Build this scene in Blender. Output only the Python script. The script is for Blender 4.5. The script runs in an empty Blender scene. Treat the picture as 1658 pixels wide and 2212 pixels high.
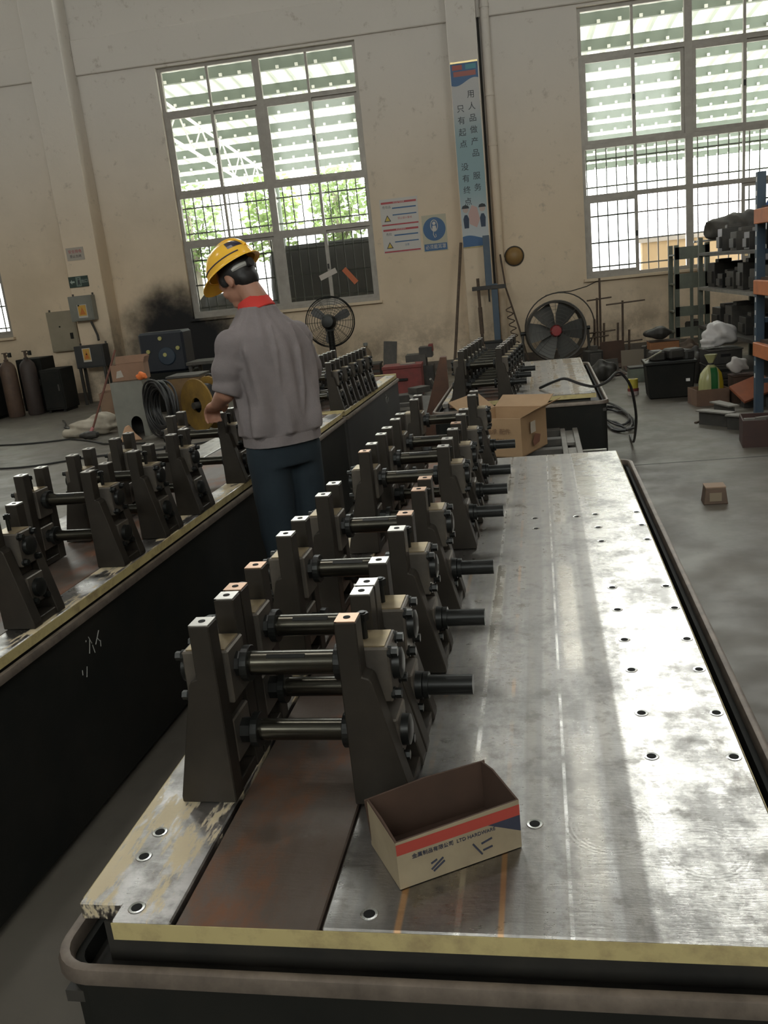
import bpy, bmesh, math, random
from math import pi, sin, cos, radians
from mathutils import Vector, Matrix, noise
random.seed(7)
scn = bpy.context.scene
col = scn.collection

# ------------------------------------------------------------------ camera, sky, sun, exposure
F, YAW, PITCH, ROLL = 1883.62, 0.14681181, 0.26224289, -0.10462859
fw = Vector((-sin(YAW)*cos(PITCH), cos(YAW)*cos(PITCH), -sin(PITCH)))
rt = Vector((cos(YAW), sin(YAW), 0)); up = rt.cross(fw)
r2 = cos(ROLL)*rt + sin(ROLL)*up; u2 = -sin(ROLL)*rt + cos(ROLL)*up
cam = bpy.data.cameras.new('camera'); camo = bpy.data.objects.new('camera', cam); col.objects.link(camo)
cam.sensor_fit = 'VERTICAL'; cam.sensor_height = 24.0; cam.lens = 24.0*F/2212; cam.clip_end = 300; cam.clip_start = .02
m = Matrix((r2, u2, -fw)).transposed().to_4x4(); m.translation = (0, 0, 1.55)
camo.matrix_world = m
scn.camera = camo

SKY = 8.0
w = bpy.data.worlds.new('overcast_sky'); scn.world = w; w.use_nodes = True
bg = w.node_tree.nodes['Background']; bg.inputs[0].default_value = (1, .97, .985, 1); bg.inputs[1].default_value = SKY
sun = bpy.data.lights.new('hazy_sun', 'SUN'); sun.energy = 3.5; sun.angle = radians(12); sun.color = (1, .96, .88)
so = bpy.data.objects.new('hazy_sun', sun); col.objects.link(so); so.rotation_euler = (radians(38), radians(10), radians(20))
vs = scn.view_settings
vs.view_transform = 'Standard'; vs.look = 'None'; vs.gamma = 1; vs.use_curve_mapping = False; vs.exposure = 0.66
LAMP_W = 30.0
scn.cycles.max_bounces = 6; scn.cycles.glossy_bounces = 3

# windows of the far wall: lower row and clerestory row (x0, width)
WIN_X = [(-11.45, 3.175), (-5.02, 3.175), (1.455, 3.175)]
WALL_Y, WT = 14.5, .26
def portal(x, w_, z0, z1):
    l = bpy.data.lights.new('window_portal', 'AREA'); l.shape = 'RECTANGLE'; l.size = w_; l.size_y = z1-z0; l.cycles.is_portal = True
    o = bpy.data.objects.new('window_portal', l); col.objects.link(o); o.location = (x+w_/2, WALL_Y+WT+.02, (z0+z1)/2); o.rotation_euler = (radians(-90), 0, 0)
for x, w_ in WIN_X:
    portal(x, w_, 1.19, 5.05); portal(x, w_, 6.1, 9.2)
for x in (-8.5, -2., 4.2):   # unseen windows added high behind the viewer as fill
    l = bpy.data.lights.new('window_portal', 'AREA'); l.shape = 'RECTANGLE'; l.size = 3.2; l.size_y = 3.4; l.cycles.is_portal = True
    o = bpy.data.objects.new('window_portal', l); col.objects.link(o); o.location = (x+1.6, -9.32, 7.3); o.rotation_euler = (radians(90), 0, 0)

# ------------------------------------------------------------------ helpers
class MB:
    def __init__(s): s.v = []; s.f = []; s.uvless = True
    def add(s, vs_, fs): 
        n = len(s.v); s.v += [tuple(p) for p in vs_]; s.f += [tuple(i+n for i in f) for f in fs]; return s
    def box(s, x0, x1, y0, y1, z0, z1, mat=None):
        p = [(x, y, z) for z in (z0, z1) for y in (y0, y1) for x in (x0, x1)]
        if mat is not None: p = [tuple(mat @ Vector(q)) for q in p]
        return s.add(p, [(0, 2, 3, 1), (4, 5, 7, 6), (0, 1, 5, 4), (2, 6, 7, 3), (0, 4, 6, 2), (1, 3, 7, 5)])
    def cb(s, c, d, rz=0, rx=0, ry=0):
        M_ = Matrix.Translation(c) @ Matrix.Rotation(rz, 4, 'Z') @ Matrix.Rotation(ry, 4, 'Y') @ Matrix.Rotation(rx, 4, 'X')
        return s.box(-d[0]/2, d[0]/2, -d[1]/2, d[1]/2, -d[2]/2, d[2]/2, M_)
    def cyl(s, a, b, r0, r1=None, n=12, caps=True):
        a = Vector(a); b = Vector(b); r1 = r0 if r1 is None else r1
        q = (b-a).to_track_quat('Z', 'Y'); vs_ = []
        for c, r in ((a, r0), (b, r1)):
            for i in range(n): vs_.append(c + q @ Vector((r*cos(2*pi*i/n), r*sin(2*pi*i/n), 0)))
        fs = [(i, (i+1) % n, n+(i+1) % n, n+i) for i in range(n)]
        if caps: fs += [tuple(range(n-1, -1, -1)), tuple(range(n, 2*n))]
        return s.add(vs_, fs)
    def tube(s, pts, r, n=8, closed=False):
        P = [Vector(p) for p in pts]; k = len(P); R = r if isinstance(r, (list, tuple)) else [r]*k
        nrm = None; vs_ = []
        for i in range(k):
            t = (P[(i+1) % k]-P[i-1]) if closed else (P[min(i+1, k-1)]-P[max(i-1, 0)])
            t.normalize()
            if nrm is None:
                nrm = t.orthogonal().normalized()
            else:
                nrm = (nrm - t*nrm.dot(t)); nrm = nrm.normalized() if nrm.length > 1e-6 else t.orthogonal().normalized()
            b = t.cross(nrm)
            for j in range(n): vs_.append(P[i]+R[i]*(cos(2*pi*j/n)*nrm+sin(2*pi*j/n)*b))
        fs = []
        for i in range(k if closed else k-1):
            i2 = (i+1) % k
            for j in range(n): fs.append((i*n+j, i*n+(j+1) % n, i2*n+(j+1) % n, i2*n+j))
        if not closed: fs += [tuple(range(n-1, -1, -1)), tuple(range((k-1)*n, k*n))]
        return s.add(vs_, fs)
    def prism(s, poly, axis, a, b):
        # poly in the plane of the two other axes (x,z for 'y'; x,y for 'z'; y,z for 'x')
        def P(u, v, t): return {'y': (u, t, v), 'z': (u, v, t), 'x': (t, u, v)}[axis]
        n = len(poly); vs_ = [P(u, v, a) for u, v in poly]+[P(u, v, b) for u, v in poly]
        return s.add(vs_, [tuple(range(n-1, -1, -1)), tuple(range(n, 2*n))]+[(i, (i+1) % n, n+(i+1) % n, n+i) for i in range(n)])
    def lathe(s, prof, c=(0, 0, 0), n=24, mat=None):
        vs_ = []
        for r, z in prof:
            for i in range(n):
                p = Vector((r*cos(2*pi*i/n), r*sin(2*pi*i/n), z))
                if mat is not None: p = mat @ p
                vs_.append(p+Vector(c))
        k = len(prof); fs = [(i*n+j, i*n+(j+1) % n, (i+1)*n+(j+1) % n, (i+1)*n+j) for i in range(k-1) for j in range(n)]
        return s.add(vs_, fs)
    def ell(s, c, r, rot=None, n=16, k=10, fn=None):
        c = Vector(c); vs_ = []; 
        for i in range(k+1):
            th = pi*i/k
            for j in range(n):
                a = 2*pi*j/n; p = Vector((sin(th)*cos(a), sin(th)*sin(a), cos(th)))
                if fn: p = p*fn(p)
                p = Vector((p.x*r[0], p.y*r[1], p.z*r[2]))
                if rot is not None: p = rot @ p
                vs_.append(c+p)
        fs = [(i*n+j, (i+1)*n+j, (i+1)*n+(j+1) % n, i*n+(j+1) % n) for i in range(k) for j in range(n)]
        return s.add(vs_, fs)
    def loft(s, rings, cap=True):
        n = len(rings[0]); vs_ = [p for r in rings for p in r]; k = len(rings)
        fs = [(i*n+j, i*n+(j+1) % n, (i+1)*n+(j+1) % n, (i+1)*n+j) for i in range(k-1) for j in range(n)]
        if cap: fs += [tuple(range(n-1, -1, -1)), tuple(range((k-1)*n, k*n))]
        return s.add(vs_, fs)
    def mesh(s, name, mat, smooth=False, bevel=0, fix=False):
        me = bpy.data.meshes.new(name); me.from_pydata(s.v, [], s.f)
        if bevel or smooth or fix:
            bm = bmesh.new(); bm.from_mesh(me)
            bmesh.ops.remove_doubles(bm, verts=bm.verts, dist=1e-5)
            bmesh.ops.recalc_face_normals(bm, faces=bm.faces)
            if bevel:
                es = [e for e in bm.edges if len(e.link_faces) == 2 and e.calc_face_angle(0) > .6]
                bmesh.ops.bevel(bm, geom=es, offset=bevel, segments=1, affect='EDGES', clamp_overlap=True)
            bm.to_mesh(me); bm.free()
        if smooth:
            for p in me.polygons: p.use_smooth = True
            try: me.set_sharp_from_angle(angle=radians(40))
            except Exception: pass
        for q in (mat if isinstance(mat, (list, tuple)) else [mat]): me.materials.append(q)
        return me
    def build(s, name, mat, parent=None, smooth=False, bevel=0, loc=None, rot=None, fix=False):
        return obj(name, s.mesh(name, mat, smooth, bevel, fix), parent, loc, rot)
def obj(name, me, parent=None, loc=None, rot=None):
    o = bpy.data.objects.new(name, me); col.objects.link(o); o.parent = parent
    if loc is not None: o.location = loc
    if rot is not None: o.rotation_euler = rot
    return o
def tag(o, label, cat, group=None, kind=None):
    o['label'] = label; o['category'] = cat
    if group: o['group'] = group
    if kind: o['kind'] = kind
    return o
def thing(name, label, cat, loc=(0, 0, 0), rz=0, group=None):
    o = bpy.data.objects.new(name, None); col.objects.link(o); o.location = loc; o.rotation_euler = (0, 0, rz); o.empty_display_size = .1
    return tag(o, label, cat, group)
def struct(o): o['kind'] = 'structure'; return o
def copy_tree(o, parent=None):
    c = o.copy(); col.objects.link(c); c.parent = parent
    for ch in o.children: copy_tree(ch, c)
    return c
# ---- materials
def mat(name, c, rough=.6, metal=0., c2=None, scale=6., detail=5., lo=.35, hi=.7, stretch=None, bump=0., bscale=40., rough2=None, spec=.5, coord='Object'):
    m_ = bpy.data.materials.new(name); m_.use_nodes = True; nt = m_.node_tree; b = nt.nodes['Principled BSDF']
    b.inputs['Base Color'].default_value = (*c, 1); b.inputs['Roughness'].default_value = rough; b.inputs['Metallic'].default_value = metal
    b.inputs['Specular IOR Level'].default_value = spec
    if c2 or bump or rough2:
        tc = nt.nodes.new('ShaderNodeTexCoord'); mp = nt.nodes.new('ShaderNodeMapping'); nt.links.new(tc.outputs[coord], mp.inputs[0])
        if stretch: mp.inputs['Scale'].default_value = stretch
        n = nt.nodes.new('ShaderNodeTexNoise'); n.inputs['Scale'].default_value = scale; n.inputs['Detail'].default_value = detail; n.inputs['Roughness'].default_value = .62
        nt.links.new(mp.outputs[0], n.inputs['Vector'])
        mr = nt.nodes.new('ShaderNodeMapRange'); mr.inputs[1].default_value = lo; mr.inputs[2].default_value = hi
        nt.links.new(n.outputs[0], mr.inputs[0])
        if c2:
            mx = nt.nodes.new('ShaderNodeMix'); mx.data_type = 'RGBA'; mx.inputs[6].default_value = (*c, 1); mx.inputs[7].default_value = (*c2, 1)
            nt.links.new(mr.outputs[0], mx.inputs[0]); nt.links.new(mx.outputs[2], b.inputs['Base Color'])
        if rough2 is not None:
            m2 = nt.nodes.new('ShaderNodeMix'); m2.inputs[2].default_value = rough; m2.inputs[3].default_value = rough2
            nt.links.new(mr.outputs[0], m2.inputs[0]); nt.links.new(m2.outputs[0], b.inputs['Roughness'])
        if bump:
            n2 = nt.nodes.new('ShaderNodeTexNoise'); n2.inputs['Scale'].default_value = bscale; n2.inputs['Detail'].default_value = 4
            nt.links.new(mp.outputs[0], n2.inputs['Vector'])
            bp = nt.nodes.new('ShaderNodeBump'); bp.inputs['Strength'].default_value = bump; bp.inputs['Distance'].default_value = .02
            nt.links.new(n2.outputs[0], bp.inputs['Height']); nt.links.new(bp.outputs[0], b.inputs['Normal'])
    return m_
class G:  # small node-graph helper
    def __init__(s, m_): s.nt = m_.node_tree; s.b = s.nt.nodes['Principled BSDF']
    def n(s, t, **k):
        o = s.nt.nodes.new(t)
        for a, v in k.items(): setattr(o, a, v)
        return o
    def l(s, a, b): s.nt.links.new(a, b)
    def math(s, op, a, b=None, c=None):
        o = s.n('ShaderNodeMath', operation=op)
        for i, v in enumerate((a, b, c)):
            if v is None: continue
            if isinstance(v, (int, float)): o.inputs[i].default_value = v
            else: s.l(v, o.inputs[i])
        return o.outputs[0]
    def noise(s, vec, scale, detail=4, rough=.6):
        o = s.n('ShaderNodeTexNoise'); o.inputs['Scale'].default_value = scale; o.inputs['Detail'].default_value = detail; o.inputs['Roughness'].default_value = rough
        s.l(vec, o.inputs['Vector']); return o.outputs[0]
    def mapr(s, v, a, b, c=0., d=1., smooth=True):
        o = s.n('ShaderNodeMapRange', interpolation_type='SMOOTHSTEP' if smooth else 'LINEAR')
        for i, x in enumerate((a, b, c, d)): o.inputs[i+1].default_value = x
        s.l(v, o.inputs[0]); return o.outputs[0]
    def mix(s, f, a, b):
        o = s.n('ShaderNodeMix', data_type='RGBA')
        for i, v in ((6, a), (7, b)):
            if isinstance(v, tuple): o.inputs[i].default_value = (*v, 1)
            else: s.l(v, o.inputs[i])
        if isinstance(f, (int, float)): o.inputs[0].default_value = f
        else: s.l(f, o.inputs[0])
        return o.outputs[2]
    def scl(s, vec, sc):
        o = s.n('ShaderNodeMapping'); o.inputs['Scale'].default_value = sc; s.l(vec, o.inputs[0]); return o.outputs[0]

def plain(name, rough=.6, metal=0.):
    m_ = bpy.data.materials.new(name); m_.use_nodes = True; g = G(m_); g.b.inputs['Roughness'].default_value = rough; g.b.inputs['Metallic'].default_value = metal
    return m_, g

# far wall plaster: cream paint, damp blotches, grime near the floor and a soot-blackened patch
M_wall, g = plain('wall_plaster', .85)
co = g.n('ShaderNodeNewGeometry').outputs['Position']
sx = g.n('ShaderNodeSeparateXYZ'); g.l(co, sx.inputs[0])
big = g.mapr(g.noise(co, .55, 5), .38, .68); c = g.mix(big, (.72, .59, .435), (.61, .50, .36)); c = g.mix(g.math('MULTIPLY', g.mapr(sx.outputs[2], 1.6, 5.2), .8), c, (.72, .70, .68))  # paler towards the top: window haze and glare put into the wall colour
sm = g.mapr(g.noise(co, 5, 6, .7), .58, .72); c = g.mix(g.math('MULTIPLY', sm, .45), c, (.34, .29, .23))
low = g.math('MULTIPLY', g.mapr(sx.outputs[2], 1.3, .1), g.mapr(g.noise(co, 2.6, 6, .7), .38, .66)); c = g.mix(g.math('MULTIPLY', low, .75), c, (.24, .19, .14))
dx = g.math('MULTIPLY', g.math('ADD', sx.outputs[0], 5.25), .85); dz = g.math('SUBTRACT', sx.outputs[2], .75)
dd = g.math('SQRT', g.math('ADD', g.math('MULTIPLY', dx, dx), g.math('MULTIPLY', dz, dz)))
dn = g.math('ADD', dd, g.math('MULTIPLY', g.math('SUBTRACT', g.noise(co, 1.7, 5), .5), .9))
soot = g.mapr(dn, 1.25, .55); c = g.mix(soot, c, (.012, .012, .013))
g.l(c, g.b.inputs['Base Color'])
bp = g.n('ShaderNodeBump'); bp.inputs['Strength'].default_value = .25; bp.inputs['Distance'].default_value = .02; g.l(g.noise(co, 9, 6), bp.inputs['Height']); g.l(bp.outputs[0], g.b.inputs['Normal'])
M_wall2 = mat('side_wall_plaster', (.56, .5, .43), .9, c2=(.46, .41, .35), scale=.8)
M_ceil = mat('ceiling_sheet', (.5, .5, .5), .8, c2=(.42, .42, .42), scale=1)
# floor: worn green-grey epoxy with dark smears
M_floor, g = plain('floor_epoxy', .5)
co = g.n('ShaderNodeNewGeometry').outputs['Position']
a = g.mapr(g.noise(co, .9, 6, .65), .35, .7); c = g.mix(a, (.142, .128, .105), (.094, .084, .069))
b_ = g.mapr(g.noise(g.scl(co, (1, 2.2, 1)), 2.3, 8, .72), .55, .75); c = g.mix(g.math('MULTIPLY', b_, .7), c, (.085, .085, .078))
d = g.mapr(g.noise(co, 11, 5, .7), .64, .74); c = g.mix(g.math('MULTIPLY', d, .6), c, (.05, .05, .048))
g.l(c, g.b.inputs['Base Color']); g.l(g.mapr(g.noise(co, 3, 5), .3, .7, .38, .62), g.b.inputs['Roughness'])
# ground steel plate: long machining passes along y, cloudy oxide, scratches
def plate_mat(name, seed, polish=True):
    m_, g = plain(name, .3, 1.)
    tc0 = g.n('ShaderNodeTexCoord').outputs['Object']
    mp = g.n('ShaderNodeMapping'); mp.inputs['Location'].default_value = (seed, seed*.3, 0); g.l(tc0, mp.inputs[0]); tc = mp.outputs[0]
    sp = g.n('ShaderNodeSeparateXYZ'); g.l(tc0, sp.inputs[0]); X = sp.outputs[0]; Yc = sp.outputs[1]
    def line(x, w): return g.mapr(g.math('ABSOLUTE', g.math('SUBTRACT', X, x)), w, w*.35)
    st = g.noise(g.scl(tc, (1, .012, 0)), 16, 2, .5); st2 = g.noise(g.scl(tc, (1, .02, 0)), 60, 2, .5)
    cl = g.noise(g.scl(tc, (1.3, 1, 1)), 5.5, 8, .72); cl2 = g.noise(tc, 19, 6, .7); sc = g.noise(g.scl(tc, (2.2, 14, 1)), 12, 6, .75)
    band = g.mapr(st, .44, .56); fine = g.mapr(st2, .35, .65)
    pol = g.mapr(g.math('ADD', X, g.math('MULTIPLY', g.math('SUBTRACT', sc, .5), .02)), .305, .315) if polish else None
    c = g.mix(band, (.28, .27, .26), (.38, .37, .36)); c = g.mix(g.math('MULTIPLY', fine, .35), c, (.34, .31, .27))
    if polish: c = g.mix(g.math('MULTIPLY', pol, .75), c, (.70, .68, .65))
    c = g.mix(g.math('MULTIPLY', g.mapr(cl, .45, .64), .8), c, (.22, .212, .205))
    c = g.mix(g.math('MULTIPLY', g.mapr(cl2, .52, .66), .6), c, (.19, .178, .165))
    c = g.mix(g.math('MULTIPLY', g.mapr(g.noise(g.scl(tc, (1, .5, 1)), 3.1, 7, .75), .60, .70), .7), c, (.13, .115, .10))
    r = g.math('ADD', g.mapr(band, 0, 1, .40, .33), g.math('MULTIPLY', g.math('SUBTRACT', cl, .5), .45)); r = g.math('ADD', r, g.math('MULTIPLY', g.math('SUBTRACT', cl2, .5), .35)); r = g.math('ADD', r, g.math('MULTIPLY', g.math('SUBTRACT', sc, .5), .3))
    if polish:
        r = g.math('SUBTRACT', r, g.math('MULTIPLY', pol, .10))
        brk = g.mapr(g.noise(g.scl(tc, (1, 3, 0)), 2.2, 6), .38, .62)
        for x, w in ((.045, .006), (.2005, .004)):  # groove highlights put into the colour as bright lines
            k = g.math('MULTIPLY', line(x, w), brk); c = g.mix(k, c, (.78, .77, .75)); r = g.math('SUBTRACT', r, g.math('MULTIPLY', k, .16))
        for x, w in ((-.037, .007), (.105, .006)):
            k = g.math('MULTIPLY', line(x, w), g.math('MAXIMUM', g.mapr(Yc, -1.2, -1.4), g.math('MULTIPLY', g.mapr(g.noise(g.scl(tc, (.2, 2.5, 0)), 1.7, 4), .45, .65), .45))); c = g.mix(g.math('MULTIPLY', k, .85), c, (.62, .38, .20))
        for x, w in ((-.075, .022), (.05, .02), (.235, .03)):
            k = g.math('MULTIPLY', line(x, w), g.mapr(g.noise(g.scl(tc, (.3, 1.2, 0)), 1.3, 4), .42, .62)); c = g.mix(g.math('MULTIPLY', k, .6), c, (.66, .62, .55)); r = g.math('SUBTRACT', r, g.math('MULTIPLY', k, .08))
    g.l(c, g.b.inputs['Base Color'])
    g.l(g.math('MINIMUM', g.math('MAXIMUM', r, .13), .8), g.b.inputs['Roughness'])
    bp = g.n('ShaderNodeBump'); bp.inputs['Strength'].default_value = .14; bp.inputs['Distance'].default_value = .004
    hgt = g.math('ADD', g.math('ADD', g.noise(tc, 30, 6, .7), sc), cl)
    if polish:   # grinder swirls
        for cx, cy, rad in ((.27, -1.27, .07), (.40, -1.33, .06), (.33, -.85, .05)):
            dx = g.math('SUBTRACT', X, cx); dy = g.math('SUBTRACT', Yc, cy); d = g.math('SQRT', g.math('ADD', g.math('MULTIPLY', dx, dx), g.math('MULTIPLY', dy, dy)))
            w_ = g.math('MULTIPLY', g.math('SINE', g.math('MULTIPLY', d, 900.)), g.math('MULTIPLY', g.mapr(d, rad+.012, rad), g.mapr(d, rad-.022, rad-.008)))
            hgt = g.math('ADD', hgt, g.math('MULTIPLY', w_, .08))
    g.l(hgt, bp.inputs['Height']); g.l(bp.outputs[0], g.b.inputs['Normal'])
    return m_
def overlay(m_, col_, scale, lo, hi, amt, metal=None, stretch=(1, 1, 1), rough=None):
    g = G(m_); lk = g.b.inputs['Base Color'].links[0].from_socket
    f = g.math('MULTIPLY', g.mapr(g.noise(g.scl(g.n('ShaderNodeTexCoord').outputs['Object'], stretch), scale, 7, .68), lo, hi), amt)
    g.l(g.mix(f, lk, col_), g.b.inputs['Base Color'])
    if metal is not None: g.l(g.mapr(f, 0, amt, 1, metal), g.b.inputs['Metallic'])
    if rough is not None:
        rk = g.b.inputs['Roughness'].links[0].from_socket; o = g.n('ShaderNodeMix'); g.l(f, o.inputs[0]); g.l(rk, o.inputs[2]); o.inputs[3].default_value = rough; g.l(o.outputs[0], g.b.inputs['Roughness'])
M_plate = plate_mat('ground_steel_plate', 0.)
M_strip = plate_mat('painted_steel_strip', 3.3, False); overlay(M_strip, (.58, .56, .55), 9, .42, .62, .8); overlay(M_strip, (.62, .52, .34), 7, .50, .56, .95, .0, (2.2, .5, 1), .6)
M_rust = plate_mat('rusty_steel_strip', 5.1, False); overlay(M_rust, (.075, .05, .034), 2.2, .15, .45, .9, .12, (1, 1, 1), .55); overlay(M_rust, (.20, .075, .028), 3.6, .44, .66, .85, None, (1.5, .8, 1), .7)
M_edge = mat('yellow_primer_edge', (.50, .42, .20), .6, c2=(.30, .23, .12), scale=22, lo=.45, hi=.75)
M_rim = mat('brown_rim_steel', (.20, .165, .135), .5, .4, c2=(.11, .09, .075), scale=18)
M_panel = mat('black_bed_panel', (.010, .0112, .010), .7, 0, c2=(.019, .018, .015), scale=3, spec=.2)
M_panelg = mat('slate_bed_panel', (.042, .044, .046), .55, .2, c2=(.06, .058, .052), scale=2.5)
M_stand = mat('dark_mill_steel', (.046, .039, .031), .5, .5, c2=(.030, .026, .021), scale=9)
M_block = mat('bearing_block_steel', (.16, .14, .115), .45, .6, c2=(.10, .09, .08), scale=14)
M_tan = mat('brass_tan_face', (.40, .32, .19), .42, .7, c2=(.30, .24, .16), scale=20)
M_top = mat('machined_top', (.62, .60, .57), .35, .8)
M_topc = mat('coppered_top', (.55, .36, .25), .4, .8)
M_shaft = mat('oiled_shaft_steel', (.075, .07, .055), .25, .9, c2=(.05, .048, .04), scale=12)
M_black = mat('black_oxide', (.018, .019, .018), .38, .5)
M_hole = mat('hole_black', (.006, .006, .006), .9)
M_bright = mat('bright_steel', (.6, .6, .58), .25, 1.)
M_dust = mat('dusty_dark_metal', (.07, .068, .062), .65, .4, c2=(.11, .1, .088), scale=8)
M_grime = mat('greasy_black', (.03, .029, .027), .55, .1, c2=(.055, .05, .042), scale=7)
M_card = mat('kraft_cardboard', (.40, .265, .15), .85, c2=(.33, .215, .12), scale=5)
M_carddk = mat('dark_cardboard', (.075, .042, .028), .85, c2=(.05, .03, .021), scale=6)
M_frame = mat('window_aluminium', (.36, .335, .30), .45, .2, c2=(.28, .26, .23), scale=6)
M_bar = mat('window_bar_steel', (.22, .22, .2), .6, .2)
M_green = mat('grey_green_paint', (.16, .18, .14), .6, c2=(.11, .12, .1), scale=6)
M_orange = mat('orange_beam_paint', (.62, .20, .07), .5, c2=(.45, .15, .06), scale=9)
M_blue = mat('blue_post_paint', (.05, .085, .13), .5, c2=(.07, .10, .13), scale=9)
M_white = mat('white_enamel', (.75, .75, .73), .5)
M_cable = mat('black_cable', (.02, .02, .02), .5)
def flat(name, c, r=.6): return mat(name, c, r)
# glass: clear pane with a weak reflection and a film of dust
def glass(name, tr, gl=.015):
    m_ = bpy.data.materials.new(name); m_.use_nodes = True; nt = m_.node_tree; nt.nodes.remove(nt.nodes['Principled BSDF'])
    t = nt.nodes.new('ShaderNodeBsdfTransparent'); t.inputs[0].default_value = (*tr, 1)
    gs = nt.nodes.new('ShaderNodeBsdfGlossy'); gs.inputs['Roughness'].default_value = .05; gs.inputs[0].default_value = (.9, .9, .9, 1)
    mx = nt.nodes.new('ShaderNodeMixShader'); mx.inputs[0].default_value = gl
    nt.links.new(t.outputs[0], mx.inputs[1]); nt.links.new(gs.outputs[0], mx.inputs[2]); nt.links.new(mx.outputs[0], nt.nodes['Material Output'].inputs[0])
    return m_
M_glass = glass('window_glass', (.90, .93, .90))
M_glassd = glass('dusty_window_glass', (.62, .64, .62), .025)

# ------------------------------------------------------------------ the room
XL, XR, YB, H = -14., 8.5, -9., 10.2
struct(MB().box(XL-.3, XR+.3, YB-.3, WALL_Y+WT, -.2, 0).build('floor', M_floor))
def wall_with_holes(name, xs0, xs1, zs, holes, y0, y1, m_):
    xs = sorted({xs0, xs1}|{v for h in holes for v in h[:2]}); zz = sorted(set(zs)|{v for h in holes for v in h[2:]})
    mb = MB()
    def open_(x, z): return any(h[0] < x < h[1] and h[2] < z < h[3] for h in holes)
    for i in range(len(xs)-1):
        run = None
        for k in range(len(zz)-1):
            xm = (xs[i]+xs[i+1])/2; zm = (zz[k]+zz[k+1])/2
            if not open_(xm, zm):
                if run is None: run = [zz[k], zz[k+1]]
                else: run[1] = zz[k+1]
            elif run: mb.box(xs[i], xs[i+1], y0, y1, *run); run = None
        if run: mb.box(xs[i], xs[i+1], y0, y1, *run)
    return struct(mb.build(name, m_))
holes = [(x, x+w_, a, b) for x, w_ in WIN_X for a, b in ((1.19, 5.05), (6.1, 9.2))]
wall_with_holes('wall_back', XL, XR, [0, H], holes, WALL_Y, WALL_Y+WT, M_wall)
struct(MB().box(XL-.3, XL, YB, WALL_Y+WT, 0, H).build('wall_left', M_wall2))
struct(MB().box(XR, XR+.3, YB, WALL_Y+WT, 0, H).build('wall_right', M_wall2))
wall_with_holes('wall_front', XL, XR, [0, H], [(-8.5, -5.3, 5.6, 9.0), (-2, 1.2, 5.6, 9.0), (4.2, 7.4, 5.6, 9.0)], YB-.3, YB, M_wall2)  # openings for the added rear windows
struct(MB().box(XL-.3, XR+.3, YB-.3, WALL_Y+WT, H, H+.2).build('ceiling', M_ceil))
# pilasters and the two-step lintel band of the far wall
n = 0
PD = .42
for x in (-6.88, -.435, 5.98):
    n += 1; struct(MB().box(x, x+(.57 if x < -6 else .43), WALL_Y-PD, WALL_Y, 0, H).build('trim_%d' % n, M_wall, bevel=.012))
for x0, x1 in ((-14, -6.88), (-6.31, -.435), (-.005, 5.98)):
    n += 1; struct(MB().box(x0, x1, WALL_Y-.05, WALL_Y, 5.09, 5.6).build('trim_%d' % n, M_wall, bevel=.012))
struct(MB().box(XL, XR, WALL_Y-.015, WALL_Y, 0, .13).build('baseboard_back', mat('grey_skirting', (.10, .085, .07), .7, c2=(.17, .14, .11), scale=5)))

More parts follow.
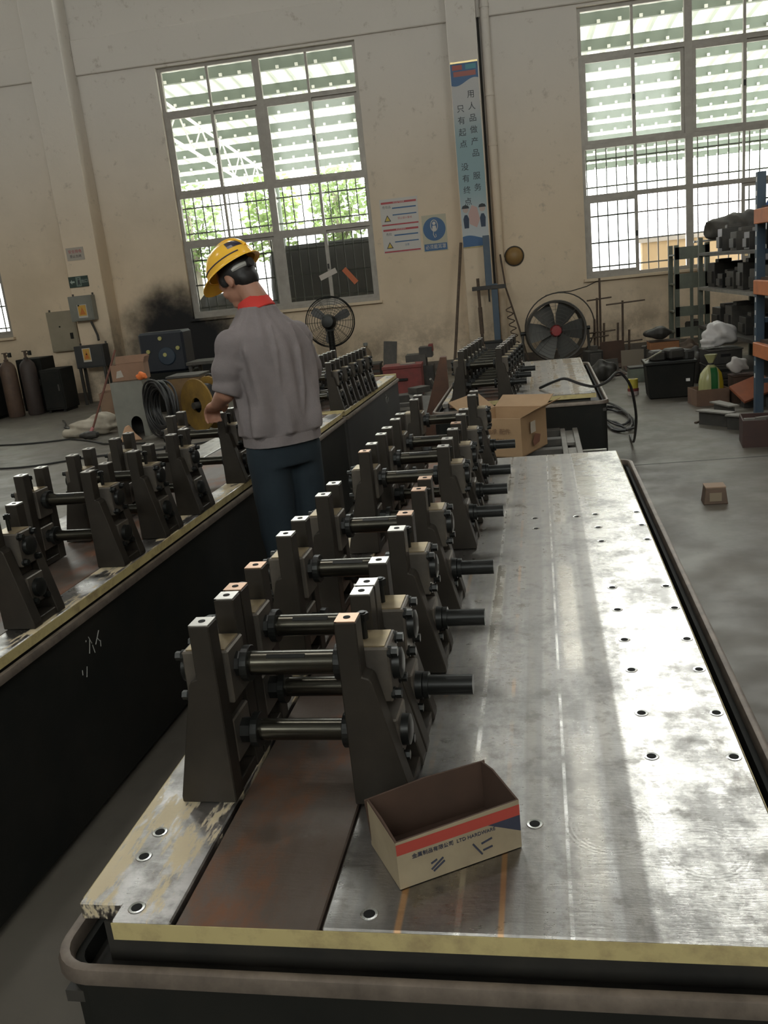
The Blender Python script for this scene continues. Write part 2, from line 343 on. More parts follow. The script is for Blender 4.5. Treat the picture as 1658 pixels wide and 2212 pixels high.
# windows: aluminium frame, fixed lights, sliding sashes, each pane its own part; steel grille outside the two lower rows
ROWS = [(1.19, 2.40), (2.40, 3.13), (3.13, 4.38), (4.38, 5.05)]
_cache = {}
def cached(key, fn):
    if key not in _cache: _cache[key] = fn()
    return _cache[key]
def bar_obj(par, name, x0, x1, z0, z1, y, d, m_):
    k = (name, round(x1-x0, 4), round(z1-z0, 4), d, m_.name)
    me = cached(k, lambda: MB().box(-(x1-x0)/2, (x1-x0)/2, -d/2, d/2, -(z1-z0)/2, (z1-z0)/2).mesh(name, m_))
    return obj(name, me, par, ((x0+x1)/2, y, (z0+z1)/2))
def window(i, x0, W, open_cols=()):
    root = bpy.data.objects.new('window_%d' % i, None); col.objects.link(root); struct(root); root.location = (x0, WALL_Y+.11, 0)
    B = lambda nm, a, b, c_, d_, y=0., dep=.07, m_=M_frame: bar_obj(root, nm, a, b, c_, d_, y, dep, m_)
    z0, z1 = 1.19, 5.05
    B('frame_bar', 0, .055, z0, z1); B('frame_bar', W-.055, W, z0, z1); B('frame_bar', .055, W-.055, z0, z0+.055); B('frame_bar', .055, W-.055, z1-.055, z1)
    B('mullion', W/2-.055, W/2+.055, z0+.055, z1-.055)
    for z in (2.40, 3.13, 4.38):
        B('transom', .055, W/2-.055, z-.035, z+.035); B('transom', W/2+.055, W-.055, z-.035, z+.035)
    for r, (a, b) in enumerate(ROWS):
        a2 = a+(.055 if r == 0 else .035); b2 = b-(.055 if r == 3 else .035)
        for hcol in (0, 1):
            l = .055 if hcol == 0 else W/2+.055; rr = W/2-.055 if hcol == 0 else W-.055; mid = (l+rr)/2
            if r in (1, 3):   # fixed light with one slim muntin
                B('muntin', mid-.018, mid+.018, a2, b2, 0, .05)
                for p, q in ((l, mid-.018), (mid+.018, rr)): B('pane', p, q, a2, b2, 0, .006, M_glass)
            else:
                for s_, (p, q) in enumerate(((l, mid+.025), (mid-.025, rr))):
                    if (r, hcol*2+s_) in open_cols: continue
                    y = -.022 if s_ == 0 else .022
                    B('sash_stile', p, p+.05, a2, b2, y, .035); B('sash_stile', q-.05, q, a2, b2, y, .035)
                    B('sash_rail', p+.05, q-.05, a2, a2+.05, y, .035); B('sash_rail', p+.05, q-.05, b2-.05, b2, y, .035)
                    B('pane', p+.05, q-.05, a2+.05, b2-.05, y, .006, M_glassd if r == 0 else M_glass)
                    B('sash_latch', q-.04 if s_ == 0 else p+.012, q-.012 if s_ == 0 else p+.04, (a2+b2)/2-.04, (a2+b2)/2+.04, y-.024, .012, M_black)
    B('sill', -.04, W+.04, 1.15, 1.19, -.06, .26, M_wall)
    nb = 21
    for k in range(nb): B('grille_bar', .08+k*(W-.16)/(nb-1)-.008, .08+k*(W-.16)/(nb-1)+.008, 1.2, 3.13, .11, .016, M_bar)
    for z in (1.35, 1.72, 2.12, 2.55, 2.95): B('grille_rail', 0, W, z-.011, z+.011, .128, .02, M_bar)
    # clerestory light above
    B('frame_bar', 0, .055, 6.1, 9.2); B('frame_bar', W-.055, W, 6.1, 9.2); B('frame_bar', .055, W-.055, 6.1, 6.155); B('frame_bar', .055, W-.055, 9.145, 9.2)
    for k in (1, 2, 3): B('mullion', W*k/4-.03, W*k/4+.03, 6.155, 9.145)
    for k in range(4): B('pane', W*k/4+.05, W*(k+1)/4-.05, 6.155, 9.145, 0, .006, M_glass)
    return root
for i, (x, w_) in enumerate(WIN_X): window(i+1, x, w_, {2: ((0, 1), (0, 2))}.get(i, ()))
for i, x in enumerate((-8.5, -2., 4.2)):  # unseen rear windows, added to throw fill light on the far wall
    root = bpy.data.objects.new('window_%d' % (i+4), None); col.objects.link(root); struct(root); root.location = (x, YB-.15, 0)  # added rear windows, numbered on from the far wall ones
    for a, b, c_, d_ in ((0, .06, 5.6, 9.0), (3.14, 3.2, 5.6, 9.0), (.06, 3.14, 5.6, 5.66), (.06, 3.14, 8.94, 9.0), (1.57, 1.63, 5.66, 8.94)): bar_obj(root, 'frame_bar', a, b, c_, d_, 0, .07, M_frame)
    for a, b in ((.06, 1.57), (1.63, 3.14)): bar_obj(root, 'pane', a, b, 5.66, 8.94, 0, .006, M_glass)  # panes of the added rear windows
# fill lamps added out of view under the ceiling to brighten the hall
def lamp(x, y, lab):
    t = thing('fill_lamp', lab, 'lamp', (x, y, 8.0), 0, 'added fill lamps under the ceiling')
    MB().cyl((0, 0, .35), (0, 0, 1.8), .012, n=8).build('fill_lamp_rod', M_dust, t)
    MB().lathe([(.06, .38), (.09, .3), (.26, .12), (.30, 0), (.29, 0), (.25, .11), (.08, .28), (.0, .28)], n=28).build('fill_lamp_reflector', M_dust, t, smooth=True)
    me = bpy.data.materials.get('fill_lamp_glow')
    if me is None:
        me, g_ = plain('fill_lamp_glow'); g_.b.inputs['Emission Color'].default_value = (1, .97, .93, 1); g_.b.inputs['Emission Strength'].default_value = 6
    MB().cyl((0, 0, .05), (0, 0, .07), .22, n=24).build('diffuser', me, t)
    l = bpy.data.lights.new('lamp_light', 'AREA'); l.shape = 'DISK'; l.size = .55; l.energy = LAMP_W; l.color = (1, .965, .91)
    o = bpy.data.objects.new('lamp_light', l); col.objects.link(o); o.parent = t; o.location = (0, 0, -.02)
for k, (x, y) in enumerate(((-8.5, 3.5), (-2.4, 3.5), (3.8, 3.5))):
    lamp(x, y, 'added grey fill lamp hanging unseen high over the %s bay' % ('left', 'middle', 'right')[k])

# ------------------------------------------------------------------ outside the windows
struct(MB().box(-45, 45, WALL_Y+WT, 75, -.25, -.05).build('floor_yard', mat('pale_yard_concrete', (.55, .53, .48), .9, c2=(.45, .43, .38), scale=.6)))
def canopy():
    t = thing('canopy_roof', 'pale corrugated canopy roof on green purlins outside the windows', 'roof', (0, 0, 0))
    m_, g_ = plain('milky_roof_sheet', .7); nt = m_.node_tree
    sp = g_.n('ShaderNodeSeparateXYZ'); g_.l(g_.n('ShaderNodeTexCoord').outputs['Object'], sp.inputs[0])
    rib = g_.mapr(g_.math('FRACT', g_.math('DIVIDE', g_.math('ADD', sp.outputs[0], 18.), .36)), .62, .72)      # darker, less translucent tint along each rib
    tr = nt.nodes.new('ShaderNodeBsdfTranslucent'); g_.l(g_.mix(rib, (.80, .80, .72), (.30, .31, .28)), tr.inputs[0]); mx = nt.nodes.new('ShaderNodeMixShader'); mx.inputs[0].default_value = .22
    g_.b.inputs['Base Color'].default_value = (.42, .45, .40, 1)
    nt.links.new(g_.b.outputs[0], mx.inputs[1]); nt.links.new(tr.outputs[0], mx.inputs[2]); nt.links.new(mx.outputs[0], nt.nodes['Material Output'].inputs[0])
    x = -18.; prof = []
    while x < 16: prof += [(x, 0), (x+.24, 0), (x+.27, .05), (x+.33, .05)]; x += .36
    zr = lambda y: 5.72-.073*(y-15.8)
    for ya, yb, half in ((15.0, 19.6, 0), (19.5, 24, 0), (23.9, 27.6, 0), (27.5, 32.6, 1)):
        pr = [p for p in prof if not half or p[0] > -.6]
        mb = MB(); mb.add([(p, ya, z+zr(ya)) for p, z in pr]+[(p, yb, z+zr(yb)) for p, z in pr], [(i, i+1, len(pr)+i+1, len(pr)+i) for i in range(len(pr)-1)]); mb.build('roof_sheet', m_, t)
    mg = mat('green_purlin_paint', (.15, .18, .155), .6)
    def pmesh(x0): return MB().box(x0, 16, -.03, .03, -.19, 0).box(x0, 16, -.03, .07, -.19, -.175).mesh('purlin', mg)
    def cmesh(x0):
        cm = MB(); k = 0
        while x0+.3+k*.36 < 15.8: cm.cb((x0+.3+k*.36, -.045, -.16), (.055, .04, .05)); k += 1
        return cm.mesh('purlin_clips', M_white)
    pms = (pmesh(-18), pmesh(-.6)); cms = (cmesh(-18), cmesh(-.6))
    for k in range(12):
        y = 15.8+k*1.5; p = obj('purlin', pms[k > 7], t, (0, y, zr(y)-.004)); c_ = obj('purlin_clips', cms[k > 7], p); c_['kind'] = 'stuff'
    for xx in (-11.5, -6.2):
        for y in (16.6, 27): MB().cyl((xx, y, -.05), (xx, y, zr(y)-.2), .09).build('canopy_column', mg, t)
        # pitched truss between the columns
        tb = MB(); zt = lambda y, d: (xx, y, zr(y)-.24-d); tb.cyl(zt(16.6, 0), zt(27, 0), .035); tb.cyl(zt(16.6, .65), zt(27, .65), .035)
        for k in range(7):
            tb.cyl(zt(16.6+k*1.5, .65), zt(17.35+k*1.5, 0), .02, n=6); tb.cyl(zt(17.35+k*1.5, 0), zt(18.1+k*1.5, .65), .02, n=6)
        tb.build('truss', M_white, t)
canopy()
# trees beyond the canopy
M_leaf = mat('sunlit_leaves', (.12, .17, .06), .6, c2=(.07, .10, .04), scale=3)
nt = M_leaf.node_tree; tr = nt.nodes.new('ShaderNodeBsdfTranslucent'); tr.inputs[0].default_value = (.24, .33, .12, 1); mx = nt.nodes.new('ShaderNodeMixShader'); mx.inputs[0].default_value = .45
b = nt.nodes['Principled BSDF']; nt.links.new(b.outputs[0], mx.inputs[1]); nt.links.new(tr.outputs[0], mx.inputs[2]); nt.links.new(mx.outputs[0], nt.nodes['Material Output'].inputs[0])
M_bark = mat('grey_bark', (.20, .18, .14), .9, c2=(.12, .11, .09), scale=6)
def tree(x, y, h, r, lab):
    t = thing('yard_tree', lab, 'tree', (x, y, -.05), random.random()*6, 'trees in the yard')
    MB().tube([(0, 0, 0), (.06, .04, h*.4), (-.05, .02, h*.8)], [.16, .13, .07], 8).build('trunk', M_bark, t, smooth=True)
    for k in range(3):
        a = k*2.1; MB().tube([(0, 0, h*.45), (cos(a)*r*.35, sin(a)*r*.35, h*.65), (cos(a)*r*.6, sin(a)*r*.6, h*.8)], [.07, .05, .02], 6).build('branch', M_bark, t, smooth=True)
    mb = MB(); rnd = random.Random(int(x*10+y))
    for k in range(900):
        u = Vector((rnd.gauss(0, 1), rnd.gauss(0, 1), rnd.gauss(0, 1))).normalized()*(rnd.random()**.4)
        p = Vector((u.x*r, u.y*r, h*.72+u.z*h*.33)); s_ = rnd.uniform(.10, .2)
        d1 = Vector((rnd.gauss(0, 1), rnd.gauss(0, 1), rnd.gauss(0, .6))).normalized(); d2 = d1.orthogonal().normalized()
        mb.add([p-d1*s_, p+d2*s_*.5, p+d1*s_, p-d2*s_*.5], [(0, 1, 2, 3)])
    f_ = mb.build('foliage', M_leaf, t); f_['kind'] = 'stuff'
for a in ((-13.6, 33, 6.2, 1.15, 'leftmost leafy tree in the yard beyond the left window'), (-10.8, 32.4, 5.6, 1.15, 'leafy tree seen through the left half of the left window'), (-8.0, 33.4, 6.0, 1.15, 'leafy tree seen through the middle of the left window'), (-5.3, 32.6, 5.8, 1.1, 'leafy tree seen through the right half of the left window'), (-2.6, 33.2, 6.2, 1.15, 'leafy tree at the right edge of the left window')): tree(*a)
# dark tarpaulin-covered stacks standing close to the left window, a low wall outside the right one
M_tarp = mat('dark_tarpaulin', (.028, .030, .032), .55, c2=(.05, .052, .055), scale=2)
def tarp(x0, x1, y0, y1, h, lab):
    rings = []; rnd = random.Random(3)
    for z, ins in ((-.05, 0.), (.4, .03), (h*.7, .02), (h-.12, .06), (h, .16)):
        ring = []
        for k in range(40):
            a = 2*pi*k/40; ex = abs(cos(a))**.35*(1 if cos(a) > 0 else -1); ey = abs(sin(a))**.35*(1 if sin(a) > 0 else -1)
            wv = .03*sin(9*a+z*3)
            ring.append(((x0+x1)/2+ex*((x1-x0)/2-ins+wv), (y0+y1)/2+ey*((y1-y0)/2-ins+wv), z+.03*sin(5*a)*(z > 1)))
        rings.append(ring)
    tag(MB().loft(rings).build('tarp_covered_stack', M_tarp, smooth=True), lab, 'stack', 'tarpaulin covered stacks outside')
tarp(-4.15, -1.2, 16.2, 17.6, 2.25, 'dark tarpaulin covered stack filling the lower left window')
tarp(-5.9, -4.75, 17.2, 18.3, 1.55, 'smaller dark tarpaulin stack behind the left edge of the left window')
lw = thing('yard_wall', 'low ochre plastered wall outside the right window', 'wall', (3.9, 18.2, -.05))
MB().box(-1.0, 5.2, 0, .22, 0, 1.72).build('wall_body', mat('ochre_plaster', (.42, .33, .2), .9), lw); MB().box(-1.06, 5.26, -.05, .27, 1.72, 1.80).build('coping', mat('grey_coping', (.4, .39, .36), .9), lw)

# ------------------------------------------------------------------ machine beds
TB = -.04726552; ZT = .68
def tw(x, y, z=0., a=TB): return Vector((cos(a)*x-sin(a)*y, sin(a)*x+cos(a)*y, z))
def rrect(x0, x1, y0, y1, r, n=6):
    pts = []
    for cx, cy, a0 in ((x1-r, y1-r, 0), (x0+r, y1-r, pi/2), (x0+r, y0+r, pi), (x1-r, y0+r, 1.5*pi)):
        for k in range(n+1): pts.append((cx+r*cos(a0+k*pi/2/n), cy+r*sin(a0+k*pi/2/n)))
    return pts
def ring(mb, rect, r, prof):   # prof: list of (inset, z), closed section swept round the rounded rectangle
    loops = [[(x, y, z) for x, y in rrect(rect[0]+i, rect[1]-i, rect[2]+i, rect[3]-i, max(r-i, .004))] for i, z in prof]
    n = len(loops[0]); k = len(loops); v = [p for l in loops for p in l]
    f = [(a*n+j, a*n+(j+1) % n, ((a+1) % k)*n+(j+1) % n, ((a+1) % k)*n+j) for a in range(k) for j in range(n)]
    return mb.add(v, f)
holem = MB().lathe([(0, .0012), (.0075, .0012), (.0085, .0009), (.0085, -.002)], n=14).mesh('bolt_hole', M_hole)
sinkm = MB().lathe([(.008, .0006), (.0125, .0010), (.0135, .0002)], n=16).mesh('countersink', M_bright)
def bed(name, label, loc, rz, shell, r, plates, holes_=(), panel=M_panel, rim_z=.632, rim_t=.022, group='machine beds', end_bars=()):
    t = thing(name, label, 'machine bed', loc, rz, group)
    x0, x1, y0, y1 = shell
    ring(MB(), shell, r, [(.0, rim_z-.012), (.004, rim_z-.002), (.011, rim_z), (.018, rim_z-.002), (rim_t, rim_z-.010), (rim_t, rim_z-.024), (.0, rim_z-.024)]).build('rim', M_rim, t, smooth=True)
    ring(MB(), (x0+.014, x1-.014, y0+.014, y1-.014), r-.01, [(0, rim_z-.0235), (.02, rim_z-.0235), (.02, .03), (0, .03)]).build('base_shell', panel, t)
    MB().box(x0+.02, x1-.02, y0+.02, y1-.02, rim_z-.075, rim_z-.055).build('trough_floor', M_grime, t)
    for fx in (x0+.12, x1-.12):
        for fy in (y0+.12, (y0+y1)/2, y1-.12): MB().cyl((fx, fy, 0), (fx, fy, .05), .04).build('levelling_foot', M_grime, t)
    px0 = min(p[0] for pl in plates for p in pl[1]); px1 = max(p[0] for pl in plates for p in pl[1]); py0 = min(p[1] for pl in plates for p in pl[1]); py1 = max(p[1] for pl in plates for p in pl[1])
    MB().box(px0+.035, px1-.035, py0+.035, py1-.035, rim_z-.06, ZT-.032).build('web_frame', M_grime, t)
    for nm, poly, m_, top in plates:
        p = MB().prism(poly, 'z', top-.030, top).build(nm, m_, t, bevel=.0025)
    # primed flame-cut edges: thin strips round the outside
    e = .0015
    for nm, b in (('edge_front', (px0+.07, px1, py0-e, py0, ZT-.0315, ZT-.003)), ('edge_back', (px0, px1, py1, py1+e, ZT-.0315, ZT-.003)), ('edge_side', (px0-e, px0, py0+.05, py1, ZT-.0315, ZT-.003)), ('edge_side', (px1, px1+e, py0, py1, ZT-.0315, ZT-.003))):
        MB().box(*b).build(nm, M_edge, t)
    for b in end_bars: MB().box(*b).build('cross_bar', M_edge, t, bevel=.003)
    for x, y in holes_:
        h_ = obj('bolt_hole', holem, t, (x, y, ZT)); obj('countersink', sinkm, h_)
    return t
def rect(x0, x1, y0, y1): return [(x0, y0), (x1, y0), (x1, y1), (x0, y1)]
# near right bed (local frame: x across, y along, origin at floor under its middle)
ox, oy = -.2, 2.5
L = lambda pts: [(x-ox, y-oy) for x, y in pts]
hl = [(.155, y) for y in (1.434, 1.591, 1.781, 1.939, 2.124, 2.282, 2.693, 2.844, 3.001)]+[(.294, y) for y in (1.432, 1.589, 1.777, 1.935, 2.124, 2.278, 2.691, 2.847, 3.003)]+[(-.282, 1.017), (-.679, 1.195), (-.679, 1.131), (-.637, 1.014), (-.05, 1.232), (.091, 2.983), (-.048, 2.863), (-.052, 2.986)]
bed('forming_machine_bed', 'long steel machine bed in the foreground with a bright ground top plate', tw(ox, oy), TB, (-.765-ox, .385-ox, .938-oy, 4.075-oy), .07,
    [('left_strip', L([(-.665, .985), (-.5715, .985), (-.5715, 4.03), (-.735, 4.03), (-.735, 1.02), (-.665, 1.02)]), M_strip, ZT),
     ('rusty_strip', L(rect(-.566, -.3505, .985, 4.03)), M_rust, ZT-.004),
     ('top_plate', L(rect(-.345, .313, .985, 4.03)), M_plate, ZT)], [(x-ox, y-oy) for x, y in hl])
# bright weld-ground seams beside the rusty strip are the plate bevels; an upstanding angle runs along the right side
far = bed('forming_machine_bed', 'short steel machine bed by the drum fan with a striped bright top', tw(-.13, 6.95), TB, (-.62, .55, -1.12, 1.16), .06,
    [('rusty_strip', rect(-.50, -.17, -1.08, 1.12), M_rust, ZT-.004), ('left_strip', rect(-.545, -.505, -1.08, 1.12), M_strip, ZT), ('top_plate', rect(-.165, .47, -1.08, 1.12), M_plate, ZT)])
LA = TB-.024
lo = tw(-1.38, 5.0)
def lw_(x, y, z=0.): return lo+Vector((cos(LA)*x-sin(LA)*y, sin(LA)*x+cos(LA)*y, z))
def lbed(label, y0, y1, panel, bars=()):
    ym = (y0+y1)/2; c_ = lw_(-.34, ym)
    return bed('forming_machine_bed', label, c_, LA, (-.36, .362, y0-ym, y1-ym), .035,
        [('left_strip', rect(-.335, -.155, y0-ym+.03, y1-ym-.03), M_plate, ZT), ('rusty_strip', rect(-.15, .235, y0-ym+.03, y1-ym-.03), M_rust, ZT-.003), ('right_strip', rect(.24, .338, y0-ym+.03, y1-ym-.03), M_strip, ZT)], (), panel, .645, .018, end_bars=bars)
lbed('long black machine bed at the left of the worker, nearest part of the left row', -4.6, .84, M_panel, [(-.34, .34, 2.68, 2.715, ZT-.002, ZT+.006)])
lbed('slate grey machine bed behind the worker, far part of the left row', .86, 2.95, M_panelg, [(-.34, .34, -1.045, -1.01, ZT-.002, ZT+.008), (-.34, .34, .98, 1.02, ZT-.002, ZT+.008)])
# chalk marks on the bed sides (flat print)
def chalk(parent, x, y, z, s, seed):
    rnd = random.Random(seed); mb = MB()
    for k in range(9):
        a = Vector((x, y+rnd.uniform(-s, s), z+rnd.uniform(-s*.6, s*.6))); b = a+Vector((0, rnd.uniform(-s*.5, s*.5), rnd.uniform(-s*.6, s*.6)))
        mb.cyl(a, b, .0016, n=4)
    o = mb.build('chalk_mark', flat('chalk', (.35, .35, .33), .9), parent); o['kind'] = 'stuff'
    return o
beds = [o for o in col.objects if o.name.startswith('forming_machine_bed')]
chalk(beds[2], .351, -.8, .52, .07, 2); chalk(beds[2], .351, 1.85, .50, .06, 5); chalk(beds[3], .351, .45, .54, .06, 8)

# ------------------------------------------------------------------ roll stands
XI = .108
def upright_poly(s): return [(s*x, z) for x, z in ((XI, 0), (XI+.102, 0), (XI+.102, .012), (XI+.053, .228), (XI+.049, .236), (XI+.037, .240), (XI+.037, .337), (XI, .337))]
UT = .040
me_up = {}; me_gus = {}
for s in (-1, 1):
    me_up[s] = MB().prism(upright_poly(s)[::s], 'y', -UT/2, UT/2).mesh('upright', M_stand, bevel=.002)
me_cap = [MB().box(.001, .036, -UT/2+.001, UT/2-.001, 0, .0022).box(.001, .005, -UT/2+.001, 0, 0, .0023).mesh('machined_top', m_) for m_ in (M_top, M_topc)]
me_sh = MB().cyl((0, 0, 0), (0, 0, .0008), .0062, n=12).mesh('screw_hole', M_hole)
me_foot = MB().box(-.048, .048, -.041, .041, 0, .022).mesh('foot_plate', M_stand, bevel=.002)
me_blk_u = MB().box(-.043, .043, -.0405, .0405, -.055, .045).mesh('bearing_block', M_block, bevel=.003)
me_blk_l = MB().box(-.040, .040, -.0405, .0405, -.045, .040).mesh('bearing_block', M_block, bevel=.003)
me_face = MB().box(-.036, .036, -.034, .034, 0, .002).mesh('block_top_face', M_tan)
me_capd = MB().lathe([(0, .016), (.018, .016), (.027, .013), (.028, 0)], n=20, mat=Matrix.Rotation(pi/2, 3, 'Y')).mesh('end_cap', M_black, smooth=True)
me_bolt = MB().cyl((0, 0, 0), (.014, 0, 0), .0085, n=6).cyl((-.003, 0, 0), (.003, 0, 0), .011, n=12).mesh('bolt', M_black)
me_bridge = MB().box(-.02, .02, -.0405, .0405, -.014, .014).mesh('tie_bar', M_stand, bevel=.002)
def shaft_mesh(r, nm):
    mb = MB(); mb.cyl((-.135, 0, 0), (.135, 0, 0), r*.62, n=18); mb.cyl((-.078, 0, 0), (.084, 0, 0), r, n=22); return mb.mesh(nm, M_shaft, smooth=True)
me_su = shaft_mesh(.0215, 'upper_shaft'); me_sl = shaft_mesh(.0195, 'lower_shaft')
me_col = MB().cyl((-.007, 0, 0), (.007, 0, 0), .0325, n=24).mesh('collar', M_black, bevel=.001)
me_nut = MB().cyl((-.012, 0, 0), (.012, 0, 0), .0235, n=8).mesh('lock_nut', M_black)
me_key = MB().box(-.04, .03, -.004, .004, .0195, .0222).mesh('key', M_black)
me_stub = MB().cyl((0, 0, 0), (.115, 0, 0), .0195, n=18).cyl((.02, 0, 0), (.03, 0, 0), .026, n=18).mesh('drive_stub', M_black, smooth=True)
me_set = MB().cyl((0, 0, 0), (0, 0, .05), .006, n=10).cyl((0, 0, .035), (0, 0, .048), .011, n=6).mesh('adjusting_screw', M_black)
def roll_stand(label, p, rz, group, caps=(0, 0, 0, 0), lower=True, stub=True, sc=1.):
    t = thing('roll_stand', label, 'roll stand', p, rz, group); k = 0
    t.scale = (sc, sc, sc)
    for s in (-1, 1):
        obj('foot_plate', me_foot, t, (s*(XI+.050), 0, .0))
        for y in (-.061, .061):
            u_ = obj('upright', me_up[s], t, (0, y, 0)); c_ = obj('machined_top', me_cap[caps[k]], u_, (s*XI if s > 0 else -XI-.037, 0, .337)); k += 1
            obj('screw_hole', me_sh, u_, (s*(XI+.0185), 0, .3392))
        b_ = obj('bearing_block', me_blk_u, t, (s*(XI+.034), 0, .228)); obj('block_top_face', me_face, b_, (0, 0, .045))
        obj('end_cap', me_capd, b_, (s*.043, 0, 0), (0, 0, 0 if s > 0 else pi))
        for y in (-.030, .030):
            for z in (-.042, .034): obj('bolt', me_bolt, b_, (s*.043, y, z), (0, 0, 0 if s > 0 else pi))
        l_ = obj('bearing_block', me_blk_l, t, (s*(XI+.040), 0, .100)); obj('end_cap', me_capd, l_, (s*.040, 0, 0), (0, 0, 0 if s > 0 else pi))
        for y in (-.028, .028): obj('bolt', me_bolt, l_, (s*.040, y, -.034), (0, 0, 0 if s > 0 else pi))
        obj('tie_bar', me_bridge, t, (s*(XI+.028), 0, .155))
        obj('adjusting_screw', me_set, t, (s*(XI+.030), 0, .274))
    for nm, me, z in (('upper_shaft', me_su, .232),)+((('lower_shaft', me_sl, .100),) if lower else ()):
        h_ = obj(nm, me, t, (0, 0, z))
        for x in (-.080, .090): obj('collar', me_col, h_, (x, 0, 0))
        obj('lock_nut', me_nut, h_, (-.098, 0, 0))
        if z > .2: obj('key', me_key, h_, (0, 0, 0), (radians(35), 0, 0))
    if stub: obj('drive_stub', me_stub, t, (XI+.075, 0, .100))
    return t
ordw = ['nearest', 'second', 'third', 'fourth', 'fifth', 'sixth', 'seventh', 'eighth']
ys = [1.360, 1.528, 1.862, 2.207, 2.754, 3.045, 3.347, 3.846]
capsl = [(0, 0, 1, 0), (1, 1, 0, 0), (0, 0, 0, 1), (0, 0, 1, 1), (1, 0, 0, 0), (0, 0, 0, 1), (0, 0, 0, 0), (0, 0, 0, 0)]
for i, y in enumerate(ys):
    lab = ('roll stand nearest the open parts tray on the foreground bed' if i == 0 else 'farthest roll stand on the foreground bed, beside the open cardboard carton' if i == 7 else '%s roll stand from the parts tray on the foreground bed' % ordw[i])
    p = tw(-.4615+(y-1.36)*.012, y, ZT+.0006); roll_stand(lab, p, TB-.008, 'roll stands on the foreground bed', capsl[i], True, i not in (0,))
for i, y in enumerate((2.19, 2.725, 3.05, 3.372, 3.912)):
    lab = ('roll stand cut off by the left picture edge on the left bed', 'second roll stand from the left picture edge on the left bed', 'third roll stand from the left picture edge on the left bed', 'fourth roll stand from the left on the left bed, next but one to the worker', 'roll stand right beside the worker on the left bed')[i]
    roll_stand(lab, lw_(-.222+.006*i, y-5.0, ZT+.0006), LA, 'roll stands on the left bed', (0, 0, 0, 0), True, False)
for i, y in enumerate((5.98, 6.21, 6.44, 6.67, 6.90)):
    roll_stand('%s roll stand on the slate bed behind the worker' % ('front', 'second', 'third', 'fourth', 'rearmost')[i], lw_(-.215+.006*i, y-5.0, ZT+.0006), LA, 'roll stands on the slate bed', (0, 0, 0, 0), True, False)
for i, y in enumerate((5.965, 6.14, 6.315, 6.49, 6.665, 6.84)):
    roll_stand('%s roll stand in the tight row on the far right bed' % ('front', 'second', 'third', 'fourth', 'fifth', 'rearmost')[i], tw(-.402+.014*i, y, ZT+.0006), TB-.02, 'roll stands on the far right bed', (0, 0, 0, 0), True, i % 2 == 0)

# ------------------------------------------------------------------ the worker
M_skin = mat('skin', (.42, .22, .15), .55, c2=(.36, .18, .12), scale=9)
M_hair = mat('black_hair', (.012, .011, .011), .5)
M_jacket = mat('grey_work_jacket', (.235, .206, .208), .9, c2=(.185, .163, .165), scale=8, bump=.15, bscale=160)
M_jeans = mat('dark_blue_trousers', (.016, .028, .038), .9, c2=(.011, .019, .027), scale=7)
M_red = mat('red_collar', (.62, .045, .035), .8)
M_helmet = mat('yellow_helmet', (.98, .56, .055), .2)
def remeshed(mb, name, m_, parent, vox, smooth_it=6, fac=.5):
    o = mb.build(name, m_, parent)
    r_ = o.modifiers.new('remesh', 'REMESH'); r_.mode = 'VOXEL'; r_.voxel_size = vox; r_.use_smooth_shade = True
    s_ = o.modifiers.new('smooth', 'SMOOTH'); s_.factor = fac; s_.iterations = smooth_it
    return o
def capsule(mb, pts, rs, n=14):
    mb.tube(pts, rs, n)
    for p, r in ((pts[0], rs[0]), (pts[-1], rs[-1])): mb.ell(p, (r, r, r), n=12, k=8)
MX, MY = -.975, 3.72
man = thing('person', 'worker in grey jacket, dark trousers and yellow hard hat, seen from behind', 'person', (MX, MY, 0))
V = lambda x, y, z: Vector((x-MX, y-MY, z))
fd = Vector((-.70, .714, 0)); rd = Vector((.714, .70, 0))     # facing, his right
def ringpts(c, w_, d_, z, n=72, fold=None):
    out = []
    for k in range(n):
        a = 2*pi*k/n; ww = cos(a); ff = sin(a)
        e = 1.0
        q = (abs(ww)**2.4+abs(ff)**2.4)**(-1/2.4)
        if fold: e += fold(a, z)
        out.append(c+rd*(ww*q*w_*e)+fd*(ff*q*d_*e)+Vector((0, 0, z)))
    return out
# --- head frame: looks to the left and down
hd = Vector((-.80, .34, -.50)).normalized(); hs = hd.cross(Vector((0, 0, 1))).normalized(); hu = hs.cross(hd).normalized()
HR = Matrix((hd, -hs, hu)).transposed()    # columns: forward, left, up
hc = V(-1.085, 3.745, 1.618)
HS = .87
P_ = lambda x, y, z: hc+HR @ Vector((x, y, z))
def shr(mb):   # bring a head part from the modelling size to this head's size
    mb.v = [tuple(hc+(Vector(p)-hc)*HS) for p in mb.v]; return mb
b = MB()
b.ell(hc, (.098, .076, .105), HR, 20, 14); b.ell(P_(.035, 0, -.06), (.066, .058, .068), HR, 18, 12)            # skull, face mass
b.ell(P_(.062, 0, -.115), (.034, .034, .026), HR); b.ell(P_(.10, 0, -.045), (.020, .013, .026), HR)              # chin, nose
b.ell(P_(.088, 0, -.005), (.018, .042, .014), HR); b.ell(P_(.088, 0, -.083), (.016, .024, .012), HR)             # brow, lips
for s in (-1, 1):
    b.ell(P_(.080, s*.032, -.022), (.014, .014, .009), HR); b.ell(P_(.07, s*.040, -.055), (.022, .018, .02), HR)  # eyelids, cheeks
    b.ell(P_(-.012, s*.080, -.030), (.021, .010, .034), HR @ Matrix.Rotation(.25, 3, 'Y'), 14, 10)                # ears
    b.ell(P_(-.006, s*.078, -.055), (.010, .009, .012), HR)
shr(b)
nb = V(-.985, 3.715, 1.455)
capsule(b, [nb, (nb+P_(-.03, 0, -.06))/2+Vector((.004, 0, 0)), P_(-.025, 0, -.05)], [.062, .054, .050])
